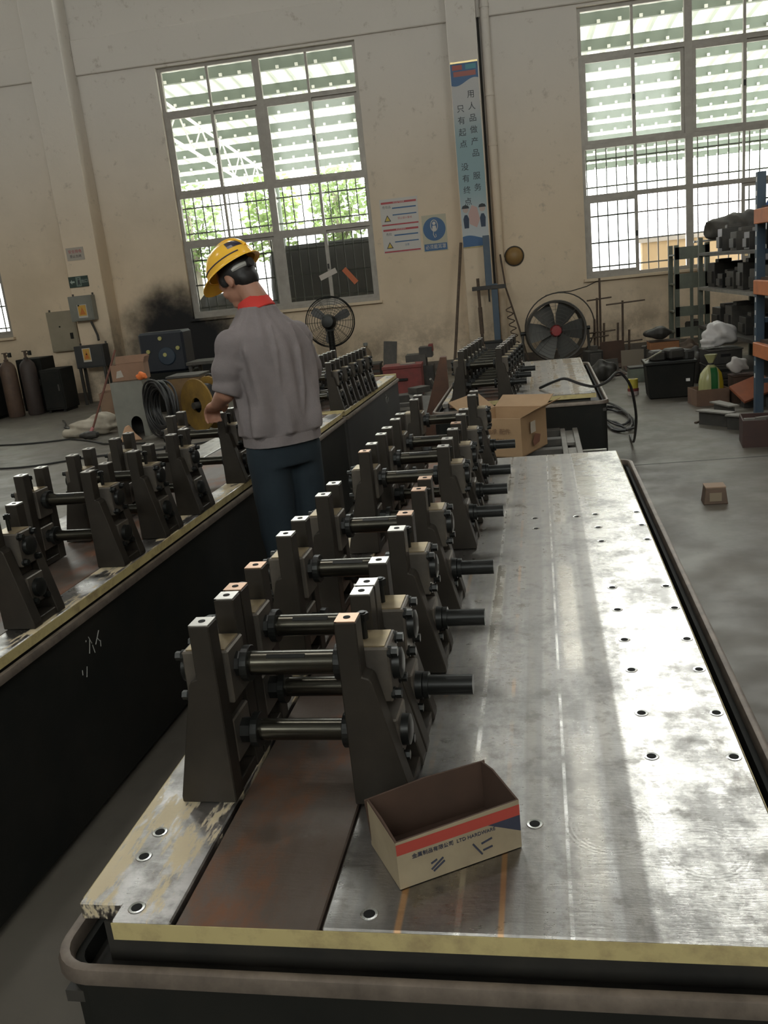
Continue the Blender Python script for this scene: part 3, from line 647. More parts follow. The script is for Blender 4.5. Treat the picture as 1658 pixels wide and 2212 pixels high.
# core, hips and legs (under the clothes)
b.loft([ringpts(V(-.965, 3.72, 0)*1, .13, .085, z) for z in (.86, 1.0)]+[ringpts(V(-.975, 3.72, 0), .14, .09, z) for z in (1.2, 1.36)]+[ringpts(V(-.985, 3.715, 0), .09, .06, 1.44)])
shL = V(-1.105, 3.60, 1.352); elL = V(-1.148, 3.585, 1.145); wrL = V(-1.232, 3.70, 1.090)
shR = V(-.875, 3.84, 1.352); elR = V(-.868, 3.98, 1.150); wrR = V(-.98, 4.09, 1.07)
def hand(mb, wr, d, n_, thumb):
    d = d.normalized(); n_ = (n_-d*n_.dot(d)).normalized(); sd = d.cross(n_)
    R_ = Matrix((d, sd, n_)).transposed()
    mb.ell(wr+d*.045, (.052, .042, .020), R_, 16, 10); mb.ell(wr+d*.012, (.034, .028, .022), R_)
    for k, (o, l) in enumerate(((-.030, .030), (-.010, .034), (.010, .032), (.029, .026))):
        p0 = wr+d*.078+sd*o; p1 = p0+d*l-n_*.010; p2 = p1+d*l*.35-n_*.028; p3 = p2-d*.012-n_*.018
        capsule(mb, [p0, p1, p2, p3], [.0098, .0092, .0085, .0075], 10)
    t0 = wr+d*.028+sd*.034*thumb; t1 = t0+d*.030+sd*.022*thumb-n_*.008; t2 = t1+d*.026-sd*.008*thumb-n_*.012
    capsule(mb, [t0, t1, t2], [.013, .011, .009], 10)
for sh, el, wr, th in ((shL, elL, wrL, 1), (shR, elR, wrR, -1)):
    capsule(b, [sh, el], [.050, .040]); capsule(b, [el, (el+wr)/2, wr], [.041, .037, .027]); hand(b, wr, wr-el, Vector((0, 0, 1)), th)
hipL = V(-1.028, 3.665, .86); knL = V(-1.022, 3.665, .49); anL = V(-.985, 3.645, .09)
hipR = V(-.905, 3.775, .86); knR = V(-.907, 3.80, .49); anR = V(-.90, 3.86, .09)
for hp, kn, an in ((hipL, knL, anL), (hipR, knR, anR)):
    capsule(b, [hp, kn], [.072, .048]); capsule(b, [kn, kn*.6+an*.4, an], [.046, .046, .034])
remeshed(b, 'body', M_skin, man, .0058, 4, .45)
# --- jacket
def fold(a, z):
    # long drapes that run from the shoulder blades down to the hem, gathered at the waistband
    t_ = (1.45-z)/.55
    v = .085*sin(8*a+3.2*t_)*max(0, min(1, t_*1.4))+.038*sin(15*a-5*t_+1.2)+.028*sin(4*a+7*t_)
    return v*(.25 if z < .945 else 1)
jk = MB()
secs = [(.905, -.966, 3.722, .168, .124), (.935, -.966, 3.722, .170, .126), (.952, -.967, 3.722, .186, .138), (1.0, -.966, 3.72, .188, .140), (1.08, -.966, 3.72, .186, .136), (1.16, -.970, 3.72, .188, .134), (1.24, -.976, 3.72, .196, .136), (1.31, -.982, 3.72, .200, .134), (1.36, -.986, 3.72, .178, .124), (1.41, -.992, 3.718, .138, .106), (1.45, -1.0, 3.716, .098, .084), (1.485, -1.0, 3.716, .078, .070)]
dense = []
for i in range(len(secs)-1):
    for k in range(4):
        f_ = k/4; dense.append([secs[i][j]*(1-f_)+secs[i+1][j]*f_ for j in range(5)])
dense.append(secs[-1])
jk.loft([ringpts(V(x, y, 0), w_, d_, z, 72, fold) for z, x, y, w_, d_ in dense])
def sleeve(mb, sh, el, seed):
    d = (el-sh); pts = []; rs = []
    for k in range(15):
        f_ = k/14; pts.append(sh+Vector((0, 0, -.02*(1-f_)))+d*(f_*1.04)+Vector((.004*sin(9*f_+seed), .004*cos(8*f_), 0))); rs.append((.067*(1-f_)+.064*f_)*(1+.05*sin(16*f_+seed)))
    mb.tube(pts, rs, 22); mb.ell(sh+Vector((0, 0, -.020)), (.068, .068, .074), n=18, k=12)
    mb.ell((sh*2+V(-.985, 3.72, 1.40))/3+Vector((0, 0, -.016)), (.082, .082, .066), n=16, k=10)
sleeve(jk, shL, elL, 0.); sleeve(jk, shR, elR, 2.)
for pts, r_ in (([V(-1.03, 3.60, 1.42), V(-1.05, 3.575, 1.36), V(-1.055, 3.572, 1.28), V(-1.035, 3.575, 1.18)], .018), ([V(-.93, 3.62, 1.40), V(-.915, 3.60, 1.30), V(-.92, 3.595, 1.15), V(-.91, 3.60, 1.0)], .013), ([V(-.86, 3.70, 1.40), V(-.835, 3.675, 1.28), V(-.835, 3.67, 1.12), V(-.85, 3.665, .98)], .013), ([V(-1.10, 3.540, 1.30), V(-1.07, 3.56, 1.25), V(-1.04, 3.575, 1.24)], .016), ([V(-.97, 3.585, 1.36), V(-.975, 3.577, 1.2), V(-.985, 3.58, 1.04)], .012)):
    capsule(jk, pts, [r_*.5]+[r_]*(len(pts)-2)+[r_*.4], 10)
jo = remeshed(jk, 'jacket', M_jacket, man, .0065, 2, .5)
wb = MB(); n_ = 72
wb.loft([ringpts(V(-.966, 3.722, 0), .174, .129, z, 72, lambda a, z: .012*sin(26*a)) for z in (.897, .903, .935, .941)]); wb.build('jacket_waistband', M_jacket, man, smooth=True)
# red collar, standing and folded over at the nape
cl = MB(); rgs = []
ctr = V(-1.005, 3.722, 1.470); axis = Vector((-.42, .16, 1)).normalized(); ca = axis.orthogonal().normalized(); cb_ = axis.cross(ca)
for rr, zz in ((.070, -.008), (.062, .028), (.060, .046), (.065, .048), (.074, .028), (.082, -.012), (.079, -.016), (.070, -.008)):
    rgs.append([ctr+axis*zz+(ca*cos(2*pi*k/40)+cb_*sin(2*pi*k/40))*rr for k in range(40)])
cl.loft(rgs, cap=False); cl.build('collar', M_red, man, smooth=True)
# trousers
tr_ = MB()
tr_.loft([ringpts(V(-.966, 3.722, 0), .158, .112, z, 48, lambda a, z: .012*sin(9*a+z*20)) for z in (.80, .86, .93, .96)])
for hp, kn, an, sd in ((hipL, knL, anL, 0), (hipR, knR, anR, 2.3)):
    pts = []; rs = []
    for k in range(25):
        f_ = k/24
        p = hp*(1-f_*2)+kn*(f_*2) if f_ < .5 else kn*(2-f_*2)+(an+Vector((0, 0, -.03)))*(f_*2-1)
        wr_ = .05*sin(30*f_+sd)*(1 if abs(f_-.55) < .2 or f_ > .85 else .45)
        pts.append(p); rs.append((.094*(1-f_)+.072*f_)*(1+wr_*.6))
    tr_.tube(pts, rs, 20); tr_.ell(hp, (.095, .095, .09))
remeshed(tr_, 'trousers', M_jeans, man, .008, 3, .5)
for an, nm in ((anL, 'shoe'), (anR, 'shoe')):
    s_ = MB(); R_ = Matrix((fd, Vector((-fd.y, fd.x, 0)), Vector((0, 0, 1)))).transposed()
    s_.ell(an+fd*.05+Vector((0, 0, -.035)), (.135, .048, .050), R_, 18, 12); s_.ell(an+Vector((0, 0, -.01)), (.055, .045, .06), R_)
    s_.box(-.085, .185, -.045, .045, -.088, -.065, Matrix.Translation(an) @ R_.to_4x4())
    remeshed(s_, nm, M_grime, man, .007, 3)
# hair: cap over the back and sides of the skull
hr = MB()
hr.ell(P_(-.018, 0, .010), (.098, .086, .102), HR, 24, 16); hr.ell(P_(-.055, 0, -.045), (.052, .070, .062), HR, 18, 12)
for s in (-1, 1): hr.ell(P_(.03, s*.074, -.012), (.024, .010, .034), HR)
remeshed(shr(hr), 'hair', M_hair, man, .007, 2)
# hard hat, tipped with the head
HT = HR @ Matrix.Rotation(radians(-2), 3, 'Y'); hb = P_(-.008, 0, .035)
hel = MB(); n = 40; rows = []
for k in range(12):
    th = k/11*pi/2*.985
    row = []
    for j in range(n):
        a = 2*pi*j/n; e = 1+(.035 if abs(sin(a)) < .22 else 0)*cos(th)**.5*0
        row.append(hb+HT @ Vector((.143*cos(th)*cos(a), .116*cos(th)*sin(a), .128*sin(th))))
    rows.append(row)
inner = [[hb+(p-hb)*.965 for p in r] for r in rows[::-1]]
hel.loft(inner+rows if False else [ [hb+(p-hb)*.96 for p in r] for r in rows[::-1]]+rows, cap=False)
ho = shr(hel).build('hard_hat', M_helmet, man, smooth=True)
br = MB(); a_ = []; 
def brim(j, rr, dz):
    a = 2*pi*j/n; fr = max(0, cos(a)); ext = rr*(.012+.052*fr**1.6+.012*max(0, -cos(a))**3)
    return hb+HT @ Vector(((.143+ext)*cos(a), (.116+ext*.7)*sin(a), dz-.020*rr*fr**2))
br.loft([[brim(j, 0, .004) for j in range(n)], [brim(j, 1, -.008) for j in range(n)], [brim(j, 1, -.012) for j in range(n)], [brim(j, 0, -.004) for j in range(n)], [brim(j, 0, .004) for j in range(n)]], cap=False)
shr(br).build('hat_brim', M_helmet, ho, smooth=True)
rg = MB()
rg.tube([hb+HT @ Vector((.1445*cos(t_), 0, .1295*sin(t_))) for t_ in [radians(20+k*10) for k in range(15)]], .009, 8); shr(rg).build('hat_ridge', M_helmet, ho, smooth=True)
st = MB(); st.tube([hb+HT @ Vector((.1435*cos(.17)*cos(t_), .1165*cos(.17)*sin(t_), .026)) for t_ in [radians(38+k*8) for k in range(15)]], .0032, 6); shr(st).build('hat_stripe', flat('dark_blue_line', (.05, .045, .09)), ho, smooth=True)
sk = MB(); rws = []
for th in (.42, .55, .68, .8): rws.append([hb+HT @ Vector((.1442*cos(th)*cos(a), .1170*cos(th)*sin(a), .1292*sin(th))) for a in [radians(132+k*7) for k in range(7)]])
sk.add([p for r in rws for p in r], [(i*7+j, i*7+j+1, (i+1)*7+j+1, (i+1)*7+j) for i in range(3) for j in range(6)]); shr(sk).build('hat_sticker', flat('dark_sticker', (.03, .025, .05), .3), ho)
# head-band adjuster at the back
aj = MB(); aj.tube([P_(-.112*cos(t_), .088*sin(t_), -.004) for t_ in [radians(-62+k*124/12) for k in range(13)]], [.008]+[.013]*11+[.008], 8)
ajo = shr(aj).build('head_band', flat('grey_white_plastic', (.42, .42, .40), .35), ho, smooth=True)
shr(MB().cyl(P_(-.112, .012, -.006), P_(-.134, .014, -.010), .021, n=16)).build('adjuster_knob', flat('dark_plastic', (.03, .03, .03), .4), ho, smooth=True)

# ------------------------------------------------------------------ things on and between the beds
def text_mesh(s, size, m_, parent, loc, rot, name='lettering', align='CENTER', sx=1.):
    cu = bpy.data.curves.new(name, 'FONT'); cu.body = s; cu.size = size; cu.align_x = align; cu.align_y = 'CENTER'; cu.extrude = .0006
    o = bpy.data.objects.new(name, cu); col.objects.link(o); bpy.context.view_layer.update()
    me = bpy.data.meshes.new_from_object(o.evaluated_get(bpy.context.evaluated_depsgraph_get())); bpy.data.objects.remove(o); bpy.data.curves.remove(cu)
    me.materials.clear(); me.materials.append(m_); me.name = name
    q = obj(name, me, parent, loc, rot); q.scale = (sx, 1, 1); q['kind'] = 'stuff'; return q
# open parts tray: torn-down printed carton
M_cream = mat('printed_cream_board', (.33, .275, .185), .8, c2=(.24, .195, .13), scale=8)
M_redb = flat('red_print_band', (.36, .05, .035), .7); M_navy = flat('navy_print', (.03, .035, .06), .7)
tc_ = tw(-.188, 1.172, ZT+.0012)
tray = thing('parts_tray', 'torn-down cream and red printed carton used as an open parts tray', 'tray', tc_, TB+radians(31))
w2, d2, h2, th = .102, .060, .083, .003
MB().box(-w2, w2, -d2, d2, 0, th).build('bottom', M_carddk, tray)
fr = MB().prism([(-w2, 0), (w2, 0), (w2, h2), (-w2, h2-.004)], 'y', -d2, -d2+th).build('front_wall', M_carddk, tray)
MB().prism([(-w2, 0), (w2, 0), (w2, h2), (-w2, h2-.004)], 'y', -d2-.0004, -d2).build('print_sheet', M_cream, fr)
MB().prism([(-w2, 0), (w2, 0), (w2+.004, h2+.004), (0, h2+.007), (-w2-.004, h2)], 'y', d2-th, d2).build('back_wall', M_carddk, tray)
MB().prism([(-d2, 0), (d2, 0), (d2, h2), (0, h2+.002), (-d2, h2-.004)], 'x', -w2, -w2+th).build('side_wall', M_carddk, tray)
MB().prism([(-d2, 0), (d2, 0), (d2, h2-.002), (-d2, h2-.006)], 'x', -w2-.0004, -w2).build('print_sheet', M_cream, tray)
MB().prism([(-d2, 0), (d2, 0), (d2, h2+.004), (.02, h2+.010), (-d2, h2)], 'x', w2-th, w2).build('side_wall', M_carddk, tray)
MB().box(-w2, w2, -d2-.0008, -d2, h2-.026, h2-.008).build('print_band', M_redb, fr)
MB().prism([(w2-.055, h2-.026), (w2, h2-.026), (w2, h2-.054)], 'y', -d2-.0008, -d2).build('print_corner', M_navy, fr)
text_mesh('金属制品有限公司  LTD HARDWARE', .0085, M_navy, fr, (-.01, -d2-.0006, h2-.035), (pi/2, 0, 0))
for a, b in (((.02, .034), (.034, .012)), ((.034, .030), (.052, .034)), ((.036, .018), (.052, .020)), ((-.05, .016), (-.03, .03)), ((-.047, .012), (-.028, .024)), ((-.05, .026), (-.04, .030))):
    MB().cyl((a[0], -d2-.0006, a[1]), (b[0], -d2-.0006, b[1]), .0016, n=5).build('ink_stroke', M_navy, fr)
for k, (x, y, a) in enumerate(((-.078, -.035, .3), (-.062, -.042, 1.4), (-.07, -.022, 2.3))):
    bt = thing('machine_screw', ('black cap screw lying in the corner of the parts tray', 'black cap screw by the front wall of the parts tray', 'black cap screw behind the others in the parts tray')[k], 'screw', tc_+Matrix.Rotation(TB+radians(31), 3, 'Z') @ Vector((x, y, .0105)), TB+radians(31)+a, 'screws in the parts tray')
    MB().cyl((0, 0, 0), (.020, 0, 0), .0035, n=10).build('shank', M_bright, bt); MB().cyl((-.008, 0, 0), (0, 0, 0), .0065, n=12).build('head', M_black, bt)
# low frame between the two right beds with an open carton on it
fc = tw(-.22, 4.95); lf = thing('low_steel_frame', 'low steel frame with pale side rails between the two right-hand beds', 'frame', fc, TB)
M_pale = mat('pale_dusty_steel', (.27, .255, .23), .6, .3, c2=(.18, .17, .15), scale=12)
for x in (-.40, .33, .41): MB().box(x-.016, x+.016, -.80, .82, .42, .475).build('side_rail', M_pale, lf, bevel=.003)
for k in range(6): MB().box(-.384, .314, -.78+k*.30, -.70+k*.30, .44, .485).build('deck_plank', M_dust, lf, bevel=.003)
for k in range(3): MB().box(.346, .394, -.70+k*.55, -.30+k*.55, .445, .462).build('rail_infill', M_pale, lf)
MB().box(-.41, .42, -.80, -.765, .478, .506).build('cross_rail', M_edge, lf, bevel=.003)
for x in (-.39, .40):
    for y in (-.75, .75): MB().box(x-.025, x+.025, y-.025, y+.025, 0, .42).build('leg', M_dust, lf)
br_ = MB().box(.42, .56, .10, .13, .455, .47).box(.55, .56, .10, .13, .38, .455).build('bracket', M_bright, lf)
M_kraft = M_card
def carton(label, p, rz, W, D, Hh, flaps, m_=None, name='cardboard_carton', parts=True):
    m_ = m_ or M_kraft
    t = thing(name, label, 'carton', p, rz); e = .006
    MB().box(-W/2, W/2, -D/2, D/2, 0, e).build('bottom', m_, t)
    f_ = MB().box(-W/2, W/2, -D/2, -D/2+e, 0, Hh).build('front_wall', m_, t); MB().box(-W/2, W/2, D/2-e, D/2, 0, Hh).build('back_wall', m_, t)
    r_ = MB().box(W/2-e, W/2, -D/2+e, D/2-e, 0, Hh).build('side_wall', m_, t); MB().box(-W/2, -W/2+e, -D/2+e, D/2-e, 0, Hh).build('side_wall', m_, t)
    for side, ang, ln in flaps:
        q = MB()
        if side in 'FB':
            s = -1 if side == 'F' else 1; q.box(-W/2, W/2, 0, s*ln, 0, e*.7); q.build('flap', m_, t, loc=(0, s*D/2, Hh), rot=(s*ang, 0, 0), fix=True)
        else:
            s = 1 if side == 'R' else -1; q.box(0, s*ln, -D/2, D/2, 0, e*.7); q.build('flap', m_, t, loc=(s*W/2, 0, Hh), rot=(0, -s*ang, 0), fix=True)
    return t, f_, r_
cp = tw(-.215, 5.13, .4855)
ct, cf, cr = carton('open kraft cardboard carton with raised flaps on the low frame', cp, TB+radians(-22), .33, .38, .225, (('B', radians(22), .14), ('L', radians(38), .15), ('R', radians(28), .11)))
text_mesh('SEALS CARTON', .028, flat('faded_print', (.14, .08, .05)), cf, (-.02, -.2015, .10), (pi/2, 0, 0)); text_mesh('轴承 配件', .036, flat('faded_print2', (.2, .12, .07)), cf, (.03, -.2015, .15), (pi/2, 0, 0))
MB().box(.181, .182, -.09, -.02, .12, .185).build('paper_label', flat('paper_label', (.5, .45, .38)), cr)
cs = MB(); cs.prism([(-.05, .04), (.03, .05), (.05, .09), (-.03, .11), (-.07, .07)], 'x', .181, .182).build('ink_stamp', flat('stamp_ink', (.2, .09, .06)), cr)
for k in range(3):
    p = tw(-.50+.03*k, 4.55+.05*k, .4875+.012); s_ = thing('brass_pin', ('brass bushing pin nearest the farthest roll stand', 'middle brass bushing pin beside the carton', 'brass bushing pin closest to the carton')[k], 'pin', p, .25, 'bushing pins on the low frame')
    MB().cyl((-.09, 0, 0), (.09, 0, 0), .012, n=12).build('rod', M_tan, s_, smooth=True); MB().cyl((.03, 0, 0), (.07, 0, 0), .0165, n=12).build('sleeve', M_bright, s_)

# ------------------------------------------------------------------ signs, banner and fittings on the far wall
WF = WALL_Y-.003
M_ink = flat('dark_grey_ink', (.035, .04, .045)); M_signw = flat('sign_white', (.55, .53, .50), .5); M_sblue = flat('sign_blue', (.025, .10, .24), .45); M_sred = flat('sign_red', (.40, .05, .06), .5); M_syel = flat('sign_yellow', (.55, .40, .06), .5)
PX = -.435; PF = WALL_Y-PD-.004
bn = thing('wall_banner', 'tall pale blue slogan banner with two columns of Chinese characters on the pilaster', 'banner', (PX+.213, PF, 1.84)); bn.scale = (.97, 1, .97)
M_ban = bpy.data.materials.new('banner_cloth'); M_ban.use_nodes = True; g = G(M_ban); g.b.inputs['Roughness'].default_value = .6
sx = g.n('ShaderNodeSeparateXYZ'); g.l(g.n('ShaderNodeTexCoord').outputs['Object'], sx.inputs[0]); zz = sx.outputs[2]
g.l(g.mix(g.mapr(zz, 2.15, 1.2), g.mix(g.mapr(zz, .35, .8), (.50, .52, .52), (.27, .38, .40)), (.27, .38, .40)), g.b.inputs['Base Color'])
cc = g.mix(g.mapr(zz, .3, 1.0), (.46, .50, .52), (.26, .38, .41)); cc = g.mix(g.mapr(zz, 1.5, 2.2), cc, (.50, .50, .50)); g.l(cc, g.b.inputs['Base Color'])
bs = MB().box(-.205, .205, -.002, .002, 0, 2.68).build('banner_sheet', M_ban, bn)
yo = -.0035
def wave(z0, z1, amp, ph, flip=False):
    pts = [(-.205+.41*k/16, z0+amp*sin(ph+k/16*4.5)) for k in range(17)]
    return MB().prism((pts+[(.205, z1), (-.205, z1)])[::-1 if flip else 1], 'y', yo, -.002)
wave(2.41, 2.67, .05, -2.3).build('blue_header', M_sblue, bn); MB().box(-.18, -.03, yo-.001, yo, 2.58, 2.65).build('red_mark', flat('faded_red', (.40, .12, .10)), bn)
MB().box(-.165, .17, yo-.001, yo, 2.49, 2.56).build('red_line', flat('faded_red2', (.38, .14, .12)), bn); MB().box(.02, .18, yo-.001, yo, 2.58, 2.65).build('teal_mark', flat('teal_mark', (.10, .30, .36)), bn)
wave(.16, .0, .03, .6).build('blue_footer', M_sblue, bn); MB().box(-.2, .2, yo-.001, yo, 0, .018).build('gold_hem', M_edge, bn); MB().box(-.205, .205, -.012, .004, 2.67, 2.695).build('top_rail', mat('brass_rail', (.5, .4, .2), .3, .8), bn)
for i, ch in enumerate('用人品做产品'): text_mesh(ch, .118, M_ink, bn, (.075+.003*i, yo, 2.225-.168*i), (pi/2, 0, 0))
for i, ch in enumerate('服务'): text_mesh(ch, .118, M_ink, bn, (.080+.004*i, yo, 1.055-.17*i), (pi/2, 0, 0))
for i, ch in enumerate('只有起点'): text_mesh(ch, .118, M_ink, bn, (-.095+.002*i, yo, 2.035-.168*i), (pi/2, 0, 0))
for i, ch in enumerate('没有终点'): text_mesh(ch, .118, M_ink, bn, (-.092+.004*i, yo, 1.20-.17*i), (pi/2, 0, 0))
for x, nm in ((-.13, 'left'), (.13, 'right')):
    q = MB(); q.prism([(x-.035, .30), (x+.035, .30), (x+.045, .44), (x+.02, .50), (x-.02, .50), (x-.045, .44)], 'y', yo, -.002); q.build('printed_figure', flat('figure_navy', (.03, .05, .09)), bn)
    MB().cyl((x, -.002, .575), (x, yo, .575), .045, n=18).build('printed_face', flat('figure_skin', (.45, .36, .32)), bn)
    MB().prism([(x-.06, .595), (x+.06, .595), (x+.045, .635), (x, .65), (x-.045, .635)], 'y', yo-.001, yo).build('printed_cap', M_ink, bn)
MB().prism([(-.08, .36), (.03, .30), (.085, .42), (.05, .60), (-.03, .64), (-.09, .52)], 'y', yo-.0005, -.002).build('pink_shape', flat('faded_pink', (.50, .34, .31)), bn)

sg = thing('notice_board', 'white two-panel safety notice with red headings and warning triangles beside the left window', 'sign', (-1.70, WF, 1.90))
MB().box(0, .60, -.004, .002, 0, .82).build('board', M_signw, sg)
for k, z in enumerate((.41, 0)):
    MB().box(.02, .58, -.0055, -.004, z+.335, z+.365).build('heading', M_sred, sg); MB().box(.01, .59, -.0055, -.004, z+.008, z+.03).build('foot_band', M_sred, sg)
    MB().box(.19, .57, -.0055, -.004, z+.255, z+.275).build('text_line', M_sblue, sg); MB().box(.19, .57, -.0055, -.004, z+.155, z+.172).build('text_line', M_sblue, sg)
    MB().prism([(.05, z+.07), (.16, z+.07), (.105, z+.17)], 'y', -.0055, -.004).build('triangle_border', M_ink, sg); MB().prism([(.068, z+.081), (.142, z+.081), (.105, z+.15)], 'y', -.0065, -.0055).build('triangle_fill', M_syel, sg)
    text_mesh(('危险品', '危险')[k], .045, M_ink, sg, (.105, -.0045, z+.285), (pi/2, 0, 0)); text_mesh(('禁止烟火重地', '注意')[k], .038, (M_sred, M_sblue)[k], sg, (.38, -.0045, z+.105), (pi/2, 0, 0))
    text_mesh(('安全生产告知牌', '职业危害告知')[k], .026, M_signw, sg, (.30, -.0058, z+.35), (pi/2, 0, 0))
s2 = thing('mandatory_sign', 'square sign with blue disc and harness emblem next to the notice board', 'sign', (-1.06, WF, 1.86))
MB().box(0, .385, -.004, .002, 0, .55).build('board', flat('sign_cream', (.46, .44, .34)), s2)
MB().cyl((.19, -.004, .335), (.19, -.0055, .335), .178, n=40).build('blue_disc', M_sblue, s2)
q = MB(); q.tube([(.19+.055*cos(t_), -.007, .385+.085*sin(t_)) for t_ in [2*pi*k/20 for k in range(20)]], .007, 6, True); q.build('harness_outline', M_signw, s2)
MB().cyl((.19, -.0055, .42), (.19, -.0075, .42), .026, n=18).build('emblem_head', M_signw, s2); MB().prism([(.155, .31), (.225, .31), (.215, .385), (.165, .385)], 'y', -.0075, -.0055).build('emblem_body', M_signw, s2)
q = MB(); q.tube([(.175, -.007, .31), (.17, -.007, .25), (.19, -.007, .205), (.21, -.007, .215), (.205, -.007, .26)], .006, 6); q.build('emblem_hook', M_signw, s2)
MB().box(.012, .373, -.0055, -.004, .01, .115).build('caption_band', M_sblue, s2); text_mesh('必须戴耳罩', .075, M_signw, s2, (.193, -.0058, .062), (pi/2, 0, 0), sx=.88)
# left pilaster: small notice, exit sign, switch boxes
q = thing('paper_notice', 'small faded paper notice high on the left pilaster', 'notice', (-6.83, PF, 2.31)); MB().box(0, .30, -.002, .002, 0, .20).build('paper', flat('faded_paper', (.40, .36, .31)), q)
text_mesh('安全用电', .058, M_sred, q, (.15, -.0025, .135), (pi/2, 0, 0)); text_mesh('禁止合闸', .05, M_ink, q, (.15, -.0025, .06), (pi/2, 0, 0))
q = thing('exit_sign', 'dark green exit sign with arrow and running figure panel on the left pilaster', 'sign', (-6.87, PF, 1.89))
MB().box(0, .33, -.02, .002, 0, .17).build('sign_body', flat('exit_green', (.03, .055, .045), .4), q); MB().box(.125, .215, -.022, -.02, .01, .16).build('centre_panel', flat('exit_pale', (.14, .19, .16)), q)
MB().prism([(.02, .085), (.055, .12), (.055, .098), (.10, .098), (.10, .072), (.055, .072), (.055, .05)], 'y', -.022, -.02).build('arrow', flat('exit_white', (.35, .42, .38)), q)
text_mesh('出口', .06, flat('exit_white2', (.30, .36, .33)), q, (.272, -.0205, .085), (pi/2, 0, 0))
MB().cyl((.172, -.022, .13), (.172, -.024, .13), .012, n=12).build('figure_head', M_ink, q); MB().prism([(.15, .03), (.165, .03), (.172, .06), (.185, .03), (.198, .035), (.185, .075), (.19, .11), (.158, .11)], 'y', -.024, -.022).build('figure_body', M_ink, q)
def switch_box(label, p, W, D, Hh, m_, sticker, legs=0, rz=0):
    t = thing('electrical_box', label, 'electrical box', p, rz)
    MB().box(0, W, -D, 0, legs, legs+Hh).build('housing', m_, t, bevel=.006); MB().box(.02, W-.02, -D-.008, -D, legs+.02, legs+Hh-.02).build('cover', m_, t, bevel=.003)
    if sticker:
        s_ = MB().box(sticker[0], sticker[0]+sticker[2], -D-.0095, -D-.008, legs+sticker[1], legs+sticker[1]+sticker[3]).build('warning_sticker', flat('sticker_white', (.5, .47, .42)), t)
        a, b, c_, d_ = sticker; MB().box(a+.012, a+c_-.012, -D-.0105, -D-.0095, legs+b+.03, legs+b+d_-.012).build('sticker_field', flat('sticker_orange', (.55, .32, .06)), s_)
        MB().prism([(a+.03, legs+b+.05), (a+c_-.03, legs+b+.05), (a+c_/2, legs+b+d_-.04)], 'y', -D-.0115, -D-.0105).build('sticker_triangle', flat('sticker_red', (.5, .16, .03)), s_)
    for x in (.03, W-.03): MB().box(x-.012, x+.012, -.02, 0, legs+Hh, legs+Hh+.035).build('mounting_lug', M_dust, t)
    MB().cyl((W*.42, -D-.02, legs+Hh*.62), (W*.42, -D-.008, legs+Hh*.62), .012, n=12).build('lock', M_black, t)
    if legs:
        for x in (.04, W-.04):
            for y in (-D+.03, -.03): MB().box(x-.02, x+.02, y-.02, y+.02, 0, legs).build('leg', M_grime, t)
    return t
M_beige = mat('beige_enamel', (.30, .26, .19), .55, c2=(.25, .22, .16), scale=4); M_gry = mat('grey_enamel', (.22, .22, .19), .5, c2=(.18, .18, .155), scale=5)
t = switch_box('large beige distribution box on the wall left of the pilaster', (-7.56, WALL_Y, .87), .51, .10, .67, M_beige, None)
MB().box(.38, .43, -.125, -.108, .20, .30).build('rotary_handle', M_black, t)
switch_box('grey switch box with orange warning sticker on the left pilaster', (-6.88, WALL_Y-PD, 1.35), .40, .16, .40, M_gry, (.14, .05, .16, .21))
switch_box('dark floor-standing distribution cabinet on legs below the grey switch box', (-6.84, WALL_Y-PD-.14, .0), .50, .22, .36, M_panelg, (.14, .10, .14, .22), .60)
cb_w = tag(MB().tube([(-6.60, WALL_Y-PD-.05, 1.325), (-6.56, WALL_Y-PD-.06, 1.22), (-6.48, WALL_Y-PD-.16, 1.10), (-6.46, WALL_Y-PD-.2, 1.02)], .020, 8).build('conduit_hose', M_grime, smooth=True), 'dark hose from the grey switch box down to the floor cabinet', 'hose')
for k, (x, a) in enumerate(((-2.66, radians(20)), (-2.30, radians(-52)))):
    tag(MB().cb((0, 0, 0), (.30, .003, .085)).build('window_sticker', flat(('white_tape', 'orange_tape')[k], ((.55, .5, .45), (.55, .15, .06))[k]), loc=(x, WALL_Y+.055, (1.68, 1.62)[k]), rot=(0, -a, 0)), ('slanting whitish tape strip stuck on the left window pane', 'slanting orange label stuck on the left window pane')[k], 'label')
q = thing('wall_bell', 'round brown bell shaped disc on the wall right of the drain pipe', 'bell', (.35, WALL_Y, 1.655)); RX = Matrix.Rotation(pi/2, 3, 'X')
MB().lathe([(.0, .11), (.05, .105), (.10, .08), (.135, .03), (.14, 0)], n=28, mat=RX).build('dome', mat('ochre_brown', (.28, .17, .06), .5), q, smooth=True); MB().lathe([(.14, .03), (.155, .02), (.155, 0)], n=28, mat=RX).build('rim', M_dust, q, smooth=True)
dp = thing('drain_pipe', 'cream drain pipe running up the wall beside the banner pilaster', 'pipe', (.125, WALL_Y-.08, 0))
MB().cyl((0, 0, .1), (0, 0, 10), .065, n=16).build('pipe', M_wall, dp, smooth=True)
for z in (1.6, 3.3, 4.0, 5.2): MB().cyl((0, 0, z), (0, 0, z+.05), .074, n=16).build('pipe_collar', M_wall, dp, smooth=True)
tag(MB().tube([(.022, WALL_Y-.03, 9), (.022, WALL_Y-.03, 5), (.022, WALL_Y-.03, 3), (.022, WALL_Y-.03, 1.0)], .016, 7).build('cable_bundle', M_grime, smooth=True), 'dark cable bundle hanging between pilaster and drain pipe', 'cable')
wc = MB(); pts = [(2.0, WALL_Y-.001, 1.17), (1.6, WALL_Y-.001, 1.14), (1.45, WALL_Y-.001, 1.08), (1.2, WALL_Y-.001, 1.03), (1.0, WALL_Y-.001, 1.035), (.8, WALL_Y-.001, 1.0)]
